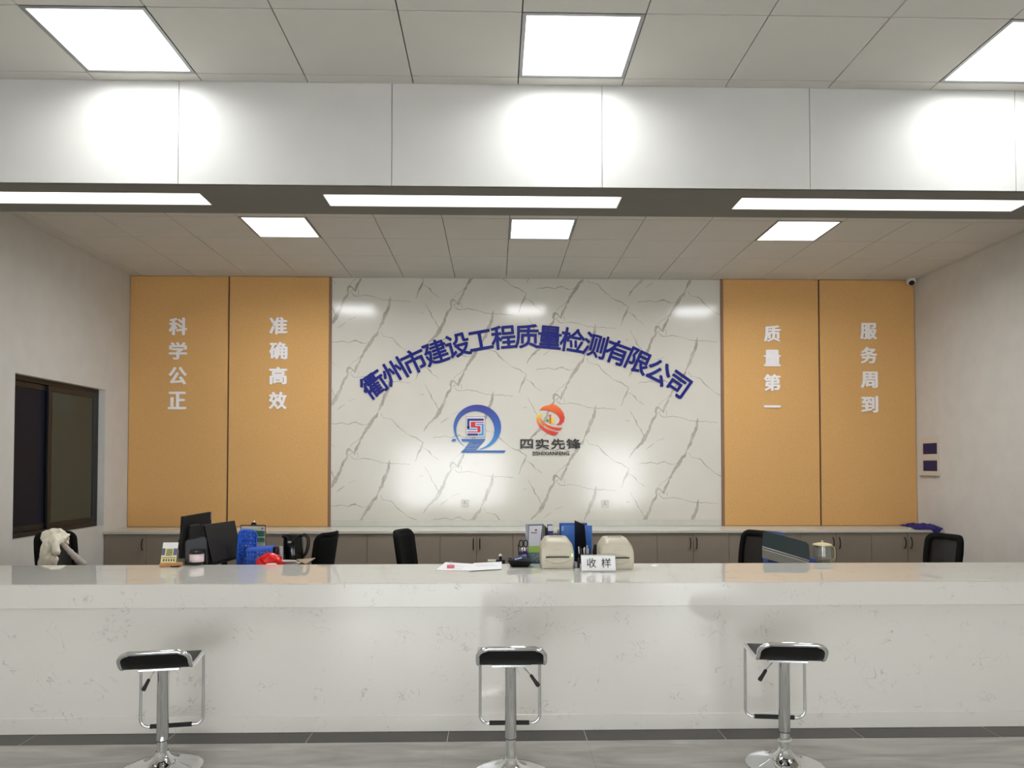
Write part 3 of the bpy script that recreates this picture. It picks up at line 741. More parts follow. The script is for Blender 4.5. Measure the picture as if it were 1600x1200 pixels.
# ------------------------------------------------------------------ office chairs
mesh_m = mat('chair_mesh_grey', (58, 55, 52), .9, spec=.2, alpha=.82, bump=.8, bscale=900)
def make_chair(label, x, y, rz, top, wide=.44, solid=False):
    t = thing('office_chair', label, 'chair', (x, y, 0), rz, group='black office chairs behind the counter')
    zb = .56; h = top-zb
    def S(u, v, push=0):       # u -1..1, v 0..1
        wd = wide/2*(.90+.12*math.sin(v*math.pi*.75))
        yy = .20+.06*v**1.3+.0-.05*(1-u*u)*-1+push-.05
        return Vector((u*wd, yy+.0, zb+h*v))
    # rounded frame outline in (u,v)
    rr = .26; out = []
    def corner(cu, cv, a0):
        for k in range(6):
            a = R(a0+90*k/5); out.append((cu+rr*math.cos(a), cv+rr*.42*math.sin(a)))
    corner(1-rr, 1-rr*.42, 0); corner(-1+rr, 1-rr*.42, 90); corner(-1+rr, rr*.42, 180); corner(1-rr, rr*.42, 270)
    pts = []
    for (u0, v0), (u1, v1) in zip(out, out[1:]+out[:1]):
        n = max(1, int(max(abs(u1-u0), abs(v1-v0))*6))
        for k in range(n): pts.append(S(u0+(u1-u0)*k/n, v0+(v1-v0)*k/n))
    MB().tube(pts, .030, 10, closed=True, flat=.62, upv=(1, 0, 0)).build('backrest_frame', fabric_b, t, smooth=1.2)
    mb = MB().grid(lambda a, b_: S((2*a-1)*.95, .03+.94*b_), 10, 14)
    mb.build('backrest', fabric_b if solid else mesh_m, t, solid=.05 if solid else .004, smooth=1.2)
    MB().box(-.23, .23, -.26, .20, .44, .50).build('seat', fabric_b, t, bevel=.03, segs=3)
    MB().tube([(0, .10, .43), (0, .24, .44), (0, .265, .52), (0, .255, .66)], .022, 8, flat=.6).build('back_support', plastic_b, t, smooth=1.2)
    for s in (-1, 1):
        MB().tube([(s*.22, -.02, .43), (s*.27, -.02, .47), (s*.275, -.02, .655), (s*.275, -.03, .665)], .015, 8).build('arm_post', plastic_b, t, smooth=1.2)
        MB().box(s*.275-.035, s*.275+.035, -.16, .10, .66, .69).build('armrest', plastic_b, t, bevel=.012)
    MB().lathe([(.03, .10), (.03, .25), (.018, .25), (.018, .43)], 16).build('gas_column', plastic_b, t)
    for k in range(5):
        a = 2*math.pi*k/5; c, s = math.cos(a), math.sin(a)
        MB().tube([(.02*c, .02*s, .115), (.28*c, .28*s, .075)], .02, 8, radii=[.026, .014]).build('leg', plastic_b, t)
        MB().lathe([(.027, -.012), (.03, -.006), (.03, .006), (.027, .012)], 14).build('caster', rubber, t)
        o = t.children[-1] if False else bpy.data.objects[-1] if False else None
        q = [x_ for x_ in COL.objects if x_.name.startswith('caster')][-1]; q.location = (.285*c, .285*s, .031); q.rotation_euler = (R(90), 0, a)
    return t
def cx(px, Y): return P(px, 850, Y).x
make_chair('black padded office chair just past the kettle, turned side-on', cx(510, 6.3)-.20, 6.36, R(-106), 1.0, .32, True)
make_chair('narrow-looking black padded office chair under the ring emblem side of the marble', cx(632, 6.5)+.20, 6.42, R(75), 1.0, .36, True)
make_chair('black mesh-backed office chair beside the blue-grey monitor', cx(1183, 6.6)-.20, 6.48, R(-68), .975, .37)
make_chair('black mesh-backed office chair in the corner below the wall notice', cx(1473, 6.5)-.21, 6.36, R(-66), .955, .30)
make_chair('black office chair by the window with a cream coat over it', cx(86, 6.35)+.15, 6.28, R(56), .995, .29)

# cream coat on the chair by the window
cream = mat('cream_fleece', (236, 228, 210), .95, var=.06, scale=30, bump=1, bscale=90)
quilt = mat('quilted_grey_pink', (196, 184, 176), .8, var=.08, scale=25)
YJ = 6.30
t = thing('cream_coat', 'cream fleece coat with hood draped over the chair by the window', 'coat', P(90, 880, YJ))
def blob(mb, p0, p1, r0, r1, n=7, sq=.7):
    pts = [Vector(p0).lerp(Vector(p1), k/(n-1)) for k in range(n)]
    rad = [r0+(r1-r0)*k/(n-1) for k in range(n)]
    rad[0] *= .6; rad[-1] *= .6
    mb.tube(pts, r0, 12, radii=rad, flat=sq)
mb = MB()
def Q(x, y, d=0): return P(x, y, YJ+d)
blob(mb, Q(64, 841), Q(103, 840), .05, .055); blob(mb, Q(66, 835), Q(103, 836), .04, .05); blob(mb, Q(74, 832), Q(98, 832), .035, .035)
blob(mb, Q(72, 845, -.03), Q(67, 893, -.04), .035, .05); blob(mb, Q(76, 842, -.03), Q(74, 893, -.04), .045, .045); blob(mb, Q(70, 852, -.03), Q(66, 872, -.04), .03, .03)
blob(mb, Q(86, 840, -.08), Q(89, 868, -.11), .04, .045); blob(mb, Q(97, 838, -.04), Q(94, 850, -.05), .04, .02); blob(mb, Q(92, 836, -.06), Q(78, 850, -.07), .045, .04)
blob(mb, Q(104, 836, 0), Q(107, 839, 0), .03, .026); blob(mb, Q(104, 838, .03), Q(105, 853, .03), .03, .018); blob(mb, Q(87, 868, -.07), Q(78, 886, -.07), .038, .045)
o = mb.build('fleece', cream, t, world=True, smooth=3)
md = o.modifiers.new('r', 'REMESH'); md.mode = 'VOXEL'; md.voxel_size = .009; md.use_smooth_shade = True
md = o.modifiers.new('s', 'SMOOTH'); md.factor = .6; md.iterations = 4
tx = bpy.data.textures.new('folds', 'CLOUDS'); tx.noise_scale = .05
md = o.modifiers.new('d', 'DISPLACE'); md.texture = tx; md.strength = .022; md.mid_level = .5
mb = MB(); pts_ = [Q(94+38*k/24, 846+39*k/24, -.02) for k in range(25)]
mb.tube(pts_, .03, 12, radii=[(.018+.022*k/24)*(1-.16*abs(math.cos(math.pi*k/4))) for k in range(25)], flat=.6)
mb.build('quilted_lapel', quilt, t, world=True, smooth=3)['label'] = 'pinkish grey quilted lapel edge'

# ------------------------------------------------------------------ slabs given by photo corners at real depths
def qslab(name, corners, th, m_, parent=None, bevel=0, back=None):
    """corners: (px, py, Y) x4, clockwise from top-left as seen; thickness goes away from the viewer"""
    c = [P(*q) for q in corners]
    n = (c[1]-c[0]).cross(c[3]-c[0]).normalized()
    if n.y < 0: n = -n
    return MB().slab(c, n*th).build(name, m_, parent, world=parent is not None, bevel=bevel, fix=True)
def stand(name, parent, x, y, z0, z1, m_=plastic_b):
    MB().box(x-.09, x+.09, y-.07, y+.07, DZ+.0005, DZ+.012).build(name+'_foot', m_, parent, world=True, bevel=.005)
    MB().box(x-.02, x+.02, y-.012, y+.012, DZ+.012, z1).build(name+'_neck', m_, parent, world=True, bevel=.004)
# monitor seen from the back
t = thing('monitor', 'black monitor seen from behind, its back towards the counter, beside the jar', 'monitor', (cx(306, 5.86), 5.86, DZ))
qslab('back_cover', [(287, 807, 5.66), (330.5, 799.5, 6.02), (331, 868, 6.02), (283.5, 873, 5.66)], .025, plastic_b, t, bevel=.004)
qslab('mount_cover', [(298, 821, 5.72), (313, 819, 5.84), (313, 864, 5.84), (297, 866, 5.72)], .03, rubber, t, bevel=.004)
qslab('edge_highlight', [(329.2, 801, 6.005), (330.8, 800.8, 6.015), (331, 812, 6.015), (329.5, 812, 6.005)], .004, alu, t)
p = P(306, 850, 5.85); 
MB().box(p.x-.09, p.x+.09, 5.80, 5.96, DZ+.0005, DZ+.012).build('stand_foot', plastic_b, t, world=True, bevel=.005)
MB().box(p.x-.02, p.x+.02, 5.87, 5.90, DZ+.011, DZ+.16).build('stand_neck', plastic_b, t, world=True)
# monitor with the dark screen facing us
t = thing('monitor', 'black monitor with blank screen, tilted back, overlapping another monitor', 'monitor', (cx(350, 5.66), 5.66, DZ))
qslab('casing', [(317, 820, 5.46), (367, 813, 5.82), (379.5, 871, 5.76), (329.5, 884, 5.40)], .022, plastic_b, t, bevel=.004)
qslab('screen', [(320, 821.5, 5.459), (364.5, 815.5, 5.789), (376, 868, 5.733), (332, 879, 5.407)], .003, screen_b, t)
p = P(352, 850, 5.72)
MB().box(p.x-.10, p.x+.10, 5.63, 5.78, DZ+.0005, DZ+.012).build('stand_foot', plastic_b, t, world=True, bevel=.005)
MB().box(p.x-.02, p.x+.02, 5.70, 5.72, DZ+.011, DZ+.14).build('stand_neck', plastic_b, t, world=True)
# glossy rounded device behind the jar
gl = mat('gloss_black', (12, 14, 14), .12, spec=.35)
t = thing('desk_device', 'black device with rounded top corners behind the labelled jar', 'device', (cx(306, 5.36), 5.36, DZ))
q = [(288.5, 880, 5.325), (288.5, 849, 5.325), (290.5, 844.5, 5.33), (294, 842.5, 5.333), (315, 838.5, 5.355), (320, 839, 5.36), (323.5, 843, 5.362), (326, 880, 5.365)]
c = [P(*v) for v in q]; lo = [Vector((c[0].x, c[0].y, DZ+.001)), Vector((c[-1].x, c[-1].y, DZ+.001))]
MB().slab([lo[0]]+c+[lo[1]], (-.006, .02, 0)).build('shell', plastic_b, t, world=True, bevel=.006, fix=True)
wl = mat('white_mark', (220, 222, 222), .3)

# card stand on the counter
cz = CZ+.0005
t = thing('card_stand', 'small wooden stand holding a printed yellow and blue card', 'card stand', Pz(263, 885, CZ))
b0, b1 = Pz(249, 886, cz), Pz(271.5, 886, cz)
MB().slab([(b0.x, b0.y, cz), (b1.x, b0.y, cz), (b1.x+.04, b0.y+.055, cz), (b0.x+.02, b0.y+.055, cz)], (0, 0, .026)).build('wooden_base', wood, t, world=True, bevel=.003, fix=True)
Yc = b0.y+.022
def card(x0, x1, y0, y1, nm, m_, e=0):
    s = lambda y: (849-y)/32*4.0     # lean sideways towards the top
    f = lambda x, y: (x+(880-y)/32*4.5, y, Yc-e+(880-y)/32*.035)
    a, b_, c_, d = f(x0, y0), f(x1, y0), f(x1, y1), f(x0, y1)
    return qslab(nm, [a, b_, c_, d], .002, m_, t)
card(250.5, 274.5, 847.5, 881, 'card', mat('card_cream', (234, 222, 168), .6))
card(250.7, 274.3, 847.7, 856.5, 'white_heading', white_p, .0012)
card(250.7, 255.5, 857, 867.5, 'blue_field', mat('card_blue', (92, 100, 132), .6), .0012)
card(268.5, 274.3, 857, 867.5, 'blue_field', MATS['card_blue'], .0012)
card(257.5, 267, 858, 868.5, 'picture', mat('card_olive', (150, 148, 96), .6, var=.5, scale=150), .0013)
card(252, 273, 871, 871.8, 'printed_line', ink, .0012)
for k in range(5): card(254+4*k, 256+4*k, 873.5, 877, 'printed_mark', ink, .0012)
# things by the card stand
t = MB().lathe([(.0, 0), (.016, 0), (.018, .004), (.018, .035), (.008, .052), (.008, .066), (.0095, .068), (.0095, .08), (.0, .08)], 16, (Pz(283, 881.3, cz).x, 5.235, cz), cap=False).build('small_bottle', mat('green_grey_glass', (120, 135, 120), .1), smooth=.8)
tag(t, 'small green-grey bottle between the card stand and the jar', 'bottle')
t = MB().box(Pz(273, 884, cz).x, Pz(286, 884, cz).x, 5.16, 5.20, cz, cz+.007).build('dark_clip', plastic_b, bevel=.002); tag(t, 'small flat dark clip lying beside the wooden card stand', 'clip')
mb = MB(); 
for k in range(4): mb.box(cx(235+k, 5.38), cx(252, 5.38), 5.32+.004*k, 5.5, .845+.004*k, .8475+.004*k)
o = mb.build('paper_stack', white_p, smooth=0); tag(o, 'thin stack of white paper behind the wooden card stand', 'papers')
o = MB().box(cx(233, 5.4), cx(254, 5.4), 5.33, 5.55, DZ+.001, .8445).build('grey_box', mat('grey_box', (120, 120, 118), .6), bevel=.003); tag(o, 'low grey box under the thin paper stack', 'box')
# labelled jar
p = Pz(303, 883.5, cz); rj = 10.6*p.y/F_PX; hj = 22*p.y/F_PX
t = thing('labelled_jar', 'dark round jar with a pale pink label on the counter', 'jar', (p.x, p.y+rj, cz))
MB().lathe([(0, 0), (rj*.92, 0), (rj, .006), (rj, hj*.84), (rj*.93, hj*.9), (0, hj*.9)], 32, cap=False).build('jar_body', mat('dark_jar', (22, 20, 20), .12), t, smooth=.8)
MB().lathe([(rj*1.01, hj*.22), (rj*1.01, hj*.76)], 32, cap=False).build('label', mat('pink_label', (232, 214, 216), .5), t)
MB().lathe([(0, hj*.9), (rj*.98, hj*.9), (rj*.98, hj*1.02), (0, hj*1.02)], 32, cap=False).build('lid', mat('brown_black_lid', (36, 28, 26), .3), t)
for z in (.30, .68): MB().lathe([(rj*1.014, hj*z), (rj*1.014, hj*z+.0015)], 32, cap=False).build('label_line', ink, t)

# blue perforated basket
bl = mat('blue_basket', (24, 82, 190), .5)
t = thing('blue_basket', 'bright blue perforated plastic basket with one high side, in front of the calendar', 'basket', (cx(402, 5.72), 5.72, DZ))
def perf(fn, nu, nv, nm):
    mb = MB(); wv = lambda k, n: min(1, max(0, (k+(.32 if k % 2 else -.0))/n)) if 0 < k < n else k/n; vs_ = [fn(wv(i, nu), wv(j, nv)) for j in range(nv+1) for i in range(nu+1)]
    fs = [(j*(nu+1)+i, j*(nu+1)+i+1, (j+1)*(nu+1)+i+1, (j+1)*(nu+1)+i) for j in range(nv) for i in range(nu) if not (i % 2 == 1 and j % 2 == 1 and 0 < i < nu-1 and 0 < j < nv-1)]
    mb.add(vs_, fs); return mb.build(nm, bl, t, world=True, solid=.004, smooth=1.2)
def hs(u, v):      # high curved side
    x = 366+30*u+(7 if v < .5 else 7)*(1-v)*.9; top = 826+3*u*u+7*abs(2*u-1)**5; y = top+(884-top)*v
    q = P(x+3*v, y, 5.62+.10*math.sin(u*2.2)); return q
perf(hs, 13, 17, 'high_side')
perf(lambda u, v: P(384+42*u, (859-3*u)+(888-857)*v, 5.58+.02*u), 17, 9, 'front_side')
perf(lambda u, v: P(384+42*u, (859-3*u), 5.58+.02*u)+Vector((-.02*v, .17*v, .006*math.sin(v*3.1))), 17, 7, 'folded_top')
# calendar on a board
t = thing('clipboard_calendar', 'brown board with a green and white calendar and a black clip on top', 'calendar', (cx(396, 5.93), 5.93, DZ))
Yk = 5.93
def cal(x0, x1, y0, y1, nm, m_, e=0, th=.002): return qslab(nm, [(x0+(y0-820)*.035, y0, Yk-e), (x1+(y0-820)*.035, y0, Yk-e), (x1+(y1-820)*.035, y1, Yk-e-.02), (x0+(y1-820)*.035, y1, Yk-e-.02)], th, m_, t)
cal(375.5, 415, 820, 888, 'board', mat('brown_board', (112, 72, 48), .6), 0, .006)
cal(376.8, 413.6, 822.3, 887, 'sheet', mat('calendar_paper', (212, 212, 200), .6), .001)
gcal = mat('calendar_green', (46, 112, 82), .6, var=.25, scale=60); 
for y0, y1 in ((829, 838), (838.6, 847), (850.5, 859), (859.6, 868)):
    for k in range(4): cal(377.5+8.9*k, 386+8.9*k, y0, y1, 'month_block', gcal, .0022, .001)
cal(408, 411, 824.5, 827, 'printed_mark', ink, .0022, .001)
MB().slab([P(391.5, 820.5, Yk-.012), P(400.5, 820.5, Yk-.012), P(398.5, 816.5, Yk-.004), P(393.5, 816.5, Yk-.004)], (0, .02, 0)).build('clip_body', plastic_b, t, world=True, fix=True)
MB().tube([P(393.5, 817, Yk), P(393, 814.5, Yk), P(395, 813.6, Yk), P(397, 814.8, Yk), P(398, 817, Yk)], .0015, 6).build('clip_wire', chrome, t, world=True)
# red bag, lid, papers, cup, kettle
random.seed(5)
red = mat('red_plastic_bag', (222, 26, 28), .3, var=.25, scale=30)
pc = P(418, 881, 5.42)
mb = MB(); nu, nv = 28, 12; vs_ = []
for j in range(nv+1):
    ph = math.pi/2*j/nv
    for i in range(nu):
        a = 2*math.pi*i/nu; k = 1+.10*math.sin(a*5+j)+.08*math.sin(a*9+j*1.7)+random.uniform(-.05, .05)
        hz = (.852+.092*math.sin(ph)*(1+.05*math.sin(a*3))) if j else DZ+.002
        vs_.append((pc.x+.098*k*math.cos(ph if j else 0)*math.cos(a), 5.47+.08*k*math.cos(ph if j else 0)*math.sin(a), hz))
mb.add(vs_, [(j*nu+i, j*nu+(i+1) % nu, (j+1)*nu+(i+1) % nu, (j+1)*nu+i) for j in range(nv) for i in range(nu)])
o = mb.build('red_bag', red, smooth=.4); tag(o, 'crumpled bright red plastic bag in front of the blue basket', 'bag')
p = P(424, 879.5, 5.335); o = MB().lathe([(0, DZ+.001), (.028, DZ+.001), (.034, .872), (.036, .878), (.036, .884), (0, .886)], 24, (p.x, p.y, 0), cap=False).build('white_cup', mat('white_cup', (232, 226, 210), .4), smooth=.6); tag(o, 'white lidded cup just below the red bag', 'cup')
o = MB().slab([(cx(441, 5.58), 5.565, .862), (cx(456, 5.58), 5.565, .866), (cx(466, 5.6), 5.58, .862), (cx(462, 5.65), 5.655, .858), (cx(441, 5.65), 5.655, .86)], (0, 0, .012)).build('white_plastic_wrap', mat('white_wrap', (214, 216, 218), .4), smooth=0, bevel=.003, fix=True); tag(o, 'crumpled white wrapping in front of the kettle', 'wrapping')
o = MB().box(cx(438, 5.45)-.01, cx(462, 5.5)+.01, 5.575, 5.66, DZ+.001, .857).build('desk_box', mat('cream_box', (200, 190, 170), .6), bevel=.003); tag(o, 'low cream box under the white wrapping', 'box')
p = P(431.5, 868, 5.75); hc_ = P(431, 855, 5.74).z-DZ; o = MB().lathe([(0, 0), (.020, 0), (.022, hc_-.01), (.022, hc_), (.018, hc_), (.018, hc_-.01), (0, hc_-.01)], 20, (p.x, 5.74, DZ+.001), cap=False).build('dark_cup', mat('dark_brown_cup', (48, 36, 36), .3), smooth=.6); tag(o, 'small dark brown cup beside the kettle', 'cup')
o = MB().lathe([(0, 0), (.016, 0), (.016, .19), (.013, .21), (0, .21)], 20, (cx(439.3, 5.68), 5.68, DZ+.001), cap=False).build('pale_bottle', mat('pale_grey_plastic', (170, 172, 172), .4), smooth=.6); tag(o, 'pale grey bottle between the dark cup and the kettle', 'bottle')
p = P(458, 850, 5.86); t = thing('electric_kettle', 'black electric kettle with a large loop handle on the desk', 'kettle', (p.x, 5.86, DZ+.001))
s = 5.86/F_PX; zt = P(458, 834, 5.86).z-DZ
MB().lathe([(0, .0), (.082, 0), (.085, .014), (.078, .018), (0, .018)], 32, cap=False).build('power_base', plastic_b, t, smooth=.8)
MB().lathe([(0, .0185), (.080, .0185), (.083, .05), (.080, .12), (.074, zt-.03), (.067, zt-.012), (.06, zt-.012), (0, zt-.012)], 32, cap=False).build('kettle_body', gl, t, smooth=.8)
MB().lathe([(0, zt-.011), (.06, zt-.011), (.055, zt-.002), (.02, zt), (0, zt)], 32, cap=False).build('lid', plastic_b, t, smooth=.8)
MB().tube(bez([(.062, 0, zt-.018), (.092, 0, zt-.010), (.116, 0, zt-.035), (.118, 0, zt-.09), (.103, 0, zt-.15), (.076, 0, zt-.185)], 5), .013, 10, flat=.7).build('handle', plastic_b, t, smooth=1.2)
MB().slab([(-.02, -.073, zt-.05), (.008, -.076, zt-.05), (.008, -.079, zt-.065), (-.02, -.076, zt-.065)], (0, -.004, 0)).build('badge', alu, t, fix=True)
MB().tube([(-.062, -.02, zt-.02), (-.082, -.028, zt-.012)], .014, 8, radii=[.02, .008]).build('spout', gl, t)
o = MB().slab([P(463, 874, 5.50), P(478, 873, 5.74), P(493, 871.5, 5.74), P(478, 881, 5.50)], (0, 0, -.004)).build('cardboard_flap', mat('cardboard', (158, 138, 112), .8), smooth=0, fix=True); tag(o, 'grey-brown cardboard flap lying on a tub beside the kettle', 'cardboard')
o = MB().box(cx(470, 5.6), cx(482, 5.6), 5.54, 5.70, DZ+.001, .852).build('small_tub', mat('grey_tub', (110, 104, 96), .6), bevel=.004); tag(o, 'small grey tub under the cardboard flap', 'tub')

# papers and pink clip on the counter
t = thing('paper_pile', 'loose white printed sheets lying on the counter under a pink clip', 'papers', Pz(730, 888, CZ))
def sheet(pts, z, nm='sheet', th=.002): return MB().slab([Pz(x_, y_, z) for x_, y_ in pts], (0, 0, th)).build(nm, white_p, t, world=True, smooth=0, fix=True)
sheet([(681, 891), (696, 878.8), (742, 881.5), (732, 892)], CZ+.0008)
sheet([(732, 891.5), (741, 880.5), (784, 878.5), (784, 889.5)], CZ+.0008, th=.004)
sheet([(732, 892), (740, 880), (784, 878.6), (784, 889)], CZ+.0054, th=.0012)
for a, b_ in (((742, 883.2), (772, 882)), ((745, 885), (776, 884)), ((700, 883), (725, 885)), ((698, 886), (722, 888))):
    q = [Pz(*a, CZ+.0068), Pz(*b_, CZ+.0068)]; z = CZ+.0067 if a[0] > 735 else CZ+.0029
    v0, v1 = q; MB().slab([(v0.x, v0.y, z), (v1.x, v1.y, z), (v1.x, v1.y+.012, z), (v0.x, v0.y+.012, z)], (0, 0, .0003)).build('printed_line', mat('pale_ink', (196, 196, 202), .7), t, world=True, smooth=0, fix=True)
p = Pz(704, 888.5, CZ); pk = mat('pink_clip', (226, 112, 136), .4)
t = thing('binder_clip', 'pink binder clip with a wire loop on the loose papers', 'binder clip', (p.x, p.y, CZ+.0031))
MB().slab([(-.025, -.006, 0), (-.025, .018, 0), (-.025, .010, .022), (-.025, .002, .022)], (.05, 0, 0)).build('clip_body', pk, t, bevel=.001, fix=True)
MB().tube(bez([(-.004, .006, .02), (-.004, .008, .034), (.002, .009, .047), (.010, .009, .048), (.013, .008, .04), (.012, .006, .03)], 4), .0013, 6).build('wire_loop', chrome, t)
o = MB().slab([Pz(1016, 883.2, cz), Pz(1024, 882.3, cz), Pz(1033, 884, cz), Pz(1024, 885.2, cz)], (0, 0, .0008)).build('paper_slip', white_p, smooth=0, fix=True); tag(o, 'tiny white paper slip on the counter past the label printers', 'paper slip')

# stamp and tray, pencil cup, scissors
YS = 5.42
p = P(782, 875, YS); t = thing('desk_stamp', 'small black self-inking stamp with a white knob behind the papers', 'stamp', (p.x, YS, DZ+.001))
zz = P(782, 877, YS).z-DZ
MB().box(-.033, .033, -.02, .02, 0, zz+.012).build('stamp_body', plastic_b, t, bevel=.004)
MB().lathe([(0, zz+.012), (.012, zz+.012), (.009, zz+.03), (.006, zz+.036), (0, zz+.036)], 14, cap=False).build('stem', plastic_b, t)
MB().lathe([(0, zz+.036), (.011, zz+.038), (.012, zz+.046), (.006, zz+.052), (0, zz+.053)], 14, cap=False).build('knob', white_p, t, smooth=1.2)
o = MB().box(cx(762, 5.5), cx(775, 5.5), 5.45, 5.56, DZ+.001, P(768, 875.5, 5.5).z).build('note_block', mat('sage_paper', (168, 176, 150), .7), bevel=.001); tag(o, 'sage-green block of notes beside the black stamp', 'note block')
p = Pz(812, 886, CZ); t = thing('black_tray', 'shallow black tray holding blue odds and ends on the counter', 'tray', (p.x, p.y+.05, cz))
Wt = 13.5*p.y/F_PX; Ht = .05
mb = MB(); a, b_ = Wt*.95, .05; A, B_ = Wt*1.45, .085
lo = [(-a, -b_, 0), (a, -b_, 0), (a, b_, 0), (-a, b_, 0)]; hi = [(-A, -B_, Ht), (A, -B_, Ht*.85), (A, B_, Ht*.85), (-A, B_, Ht)]
loi = [(-a+.004, -b_+.004, .004), (a-.004, -b_+.004, .004), (a-.004, b_-.004, .004), (-a+.004, b_-.004, .004)]; hii = [(-A+.007, -B_+.007, Ht), (A-.007, -B_+.007, Ht*.85), (A-.007, B_-.007, Ht*.85), (-A+.007, B_-.007, Ht)]
vs_ = lo+hi+loi+hii
fs = [(3, 2, 1, 0), (8, 9, 10, 11)]
for i in range(4): k = (i+1) % 4; fs += [(i, k, 4+k, 4+i), (4+i, 4+k, 12+k, 12+i), (8+k, 8+i, 12+i, 12+k)]
mb.add(vs_, fs).build('tray_shell', plastic_b, t, bevel=.002)
nv_ = mat('navy_blue_plastic', (34, 46, 104), .4)
t2 = thing('blue_stapler', 'navy blue stapler lying in the black tray', 'stapler', (p.x-.004, p.y+.05, cz+.0055), R(4))
MB().slab([(-.05, -.012, 0), (.05, -.012, 0), (.05, -.012, .012), (-.05, -.012, .018)], (0, .024, 0)).build('lower_arm', plastic_b, t2, fix=True, bevel=.002)
MB().slab([(-.055, -.011, .0185), (.052, -.011, .050), (.045, -.011, .068), (.0, -.011, .066), (-.052, -.011, .042)], (0, .022, 0)).build('upper_arm', nv_, t2, fix=True, bevel=.004)
MB().slab([(-.03, -.0118, .038), (.02, -.0118, .050), (.018, -.0118, .058), (-.03, -.0118, .046)], (0, -.001, 0)).build('pale_stripe', wl, t2, fix=True)
YP = 5.39
p = P(818, 870, YP); zc_ = P(818, 862, YP).z
t = thing('pencil_cup', 'navy pencil cup with a coloured sticker behind the black tray', 'pen holder', (p.x, YP, DZ+.001))
h_ = zc_-DZ
MB().lathe([(0, 0), (.030, 0), (.031, h_), (.027, h_), (.027, .01), (0, .01)], 20, cap=False).build('cup_body', nv_, t, smooth=.6)
MB().box(-.008, .02, -.0325, -.0300, h_-.058, h_-.018).build('sticker', mat('sticker_white', (214, 214, 208), .5, var=.3, scale=80), t)
MB().box(-.004, .008, -.0332, -.0325, h_-.040, h_-.020).build('sticker_red_mark', rd, t)
t = thing('scissors', 'black-handled scissors standing upright in the navy pencil cup', 'scissors', (p.x-.001, YP, DZ+.012))
zs = P(812, 852, YP).z-DZ-.012
for sgn in (-1, 1):
    pts = [Vector((sgn*.0165+.014*math.cos(2*math.pi*k/20), sgn*.004, zs+.012+.026*math.sin(2*math.pi*k/20))) for k in range(20)]
    MB().tube(pts, .0045, 8, closed=True).build('finger_loop', plastic_b, t, smooth=1.2)
    MB().slab([(sgn*.016, sgn*.003, zs-.012), (sgn*.006, sgn*.003, zs-.014), (-sgn*.010, sgn*.003, .01), (-sgn*.004, sgn*.003, .01)], (0, sgn*.002, 0)).build('blade', chrome_b, t, fix=True)
o = MB().tube([(p.x-.022, YP-.005, DZ+.013), (p.x-.038, YP+.0, P(808, 851, YP).z)], .004, 8).build('pen', plastic_b); tag(o, 'black pen leaning beside the scissors in the navy cup', 'pen')
o = MB().tube([(p.x+.018, YP, DZ+.013), (p.x+.020, YP+.0, P(822, 858, YP).z)], .0045, 8).build('marker', mat('marker_red', (170, 50, 50), .5)); tag(o, 'short red marker in the navy cup beside the scissors', 'marker')
o = MB().box(cx(818.5, 5.34), cx(829, 5.34), 5.31, 5.34, DZ+.001, P(820, 873.5, 5.34).z).build('teal_box', mat('teal_box', (30, 120, 130), .5), bevel=.002); tag(o, 'small teal box in front of the navy pencil cup', 'box')

# leaflet holder and files
Yh = 5.47
t = thing('leaflet_holder', 'clear leaflet holder with a dark teal pocket and a white and green leaflet', 'leaflet holder', (cx(835, Yh), Yh, DZ+.001))
qslab('back_board', [(821, 819, Yh+.035), (848, 818.5, Yh+.035), (848, 901, Yh), (821, 901, Yh)], .004, mat('clear_grey_acrylic', (150, 150, 158), .2), t)
qslab('blue_insert', [(826, 820, Yh+.028), (847.5, 820, Yh+.028), (846, 885, Yh), (825, 885, Yh)], .002, mat('insert_navy', (38, 50, 96), .4), t)
qslab('leaflet', [(827, 821.5, Yh+.020), (847, 821, Yh+.020), (843, 863, Yh-.006), (825.5, 863, Yh-.006)], .002, mat('leaflet_white', (206, 204, 214), .5), t)
qslab('green_band', [(826, 853, Yh-.002), (843.8, 853, Yh-.002), (843, 863.2, Yh-.008), (825.5, 863.2, Yh-.008)], .002, mat('leaflet_green', (150, 182, 70), .5, var=.2, scale=50), t)
qslab('printed_heading', [(829.5, 831.5, Yh+.0125), (839, 831.5, Yh+.0125), (838.8, 833.5, Yh+.011), (829.5, 833.5, Yh+.011)], .001, mat('mauve_ink', (150, 110, 130), .5), t)
qslab('leaflet_hook', [(836, 827, Yh+.015), (839, 827, Yh+.015), (839, 829.5, Yh+.014), (836, 829.5, Yh+.014)], .001, ink, t)
qslab('pocket', [(823.5, 863.5, Yh-.012), (844.5, 863.5, Yh-.012), (844.5, 901, Yh-.022), (823.5, 901, Yh-.022)], .003, mat('teal_pocket', (26, 78, 92), .25, var=.2, scale=60), t)
for k in range(5):
    xx, yy = 832+(k*7) % 11, 866+k*2.6
    qslab('pale_dot', [(xx, yy, Yh-.0165), (xx+1.3, yy, Yh-.0165), (xx+1.3, yy+1.3, Yh-.0165), (xx, yy+1.3, Yh-.0165)], .001, mat('pale_teal', (130, 180, 180), .4), t)
def file_item(name, label, cat, corners, th, m_, extra=None):
    c = [P(*q) for q in corners]; n = Vector((0, 1, 0))
    lo1 = Vector((c[2].x, c[2].y, DZ+.001)); lo0 = Vector((c[3].x, c[3].y, DZ+.001))
    o = MB().slab([c[0], c[1], lo1, lo0], n*th).build(name, m_, bevel=.0015, fix=True); tag(o, label, cat); return o
file_item('magazine_file', 'grey slanted magazine file beside the leaflet holder', 'file holder', [(847.5, 818, 5.62), (851.5, 821, 5.50), (849, 860, 5.50), (846.5, 860, 5.62)], .03, mat('grey_file', (96, 92, 88), .5))
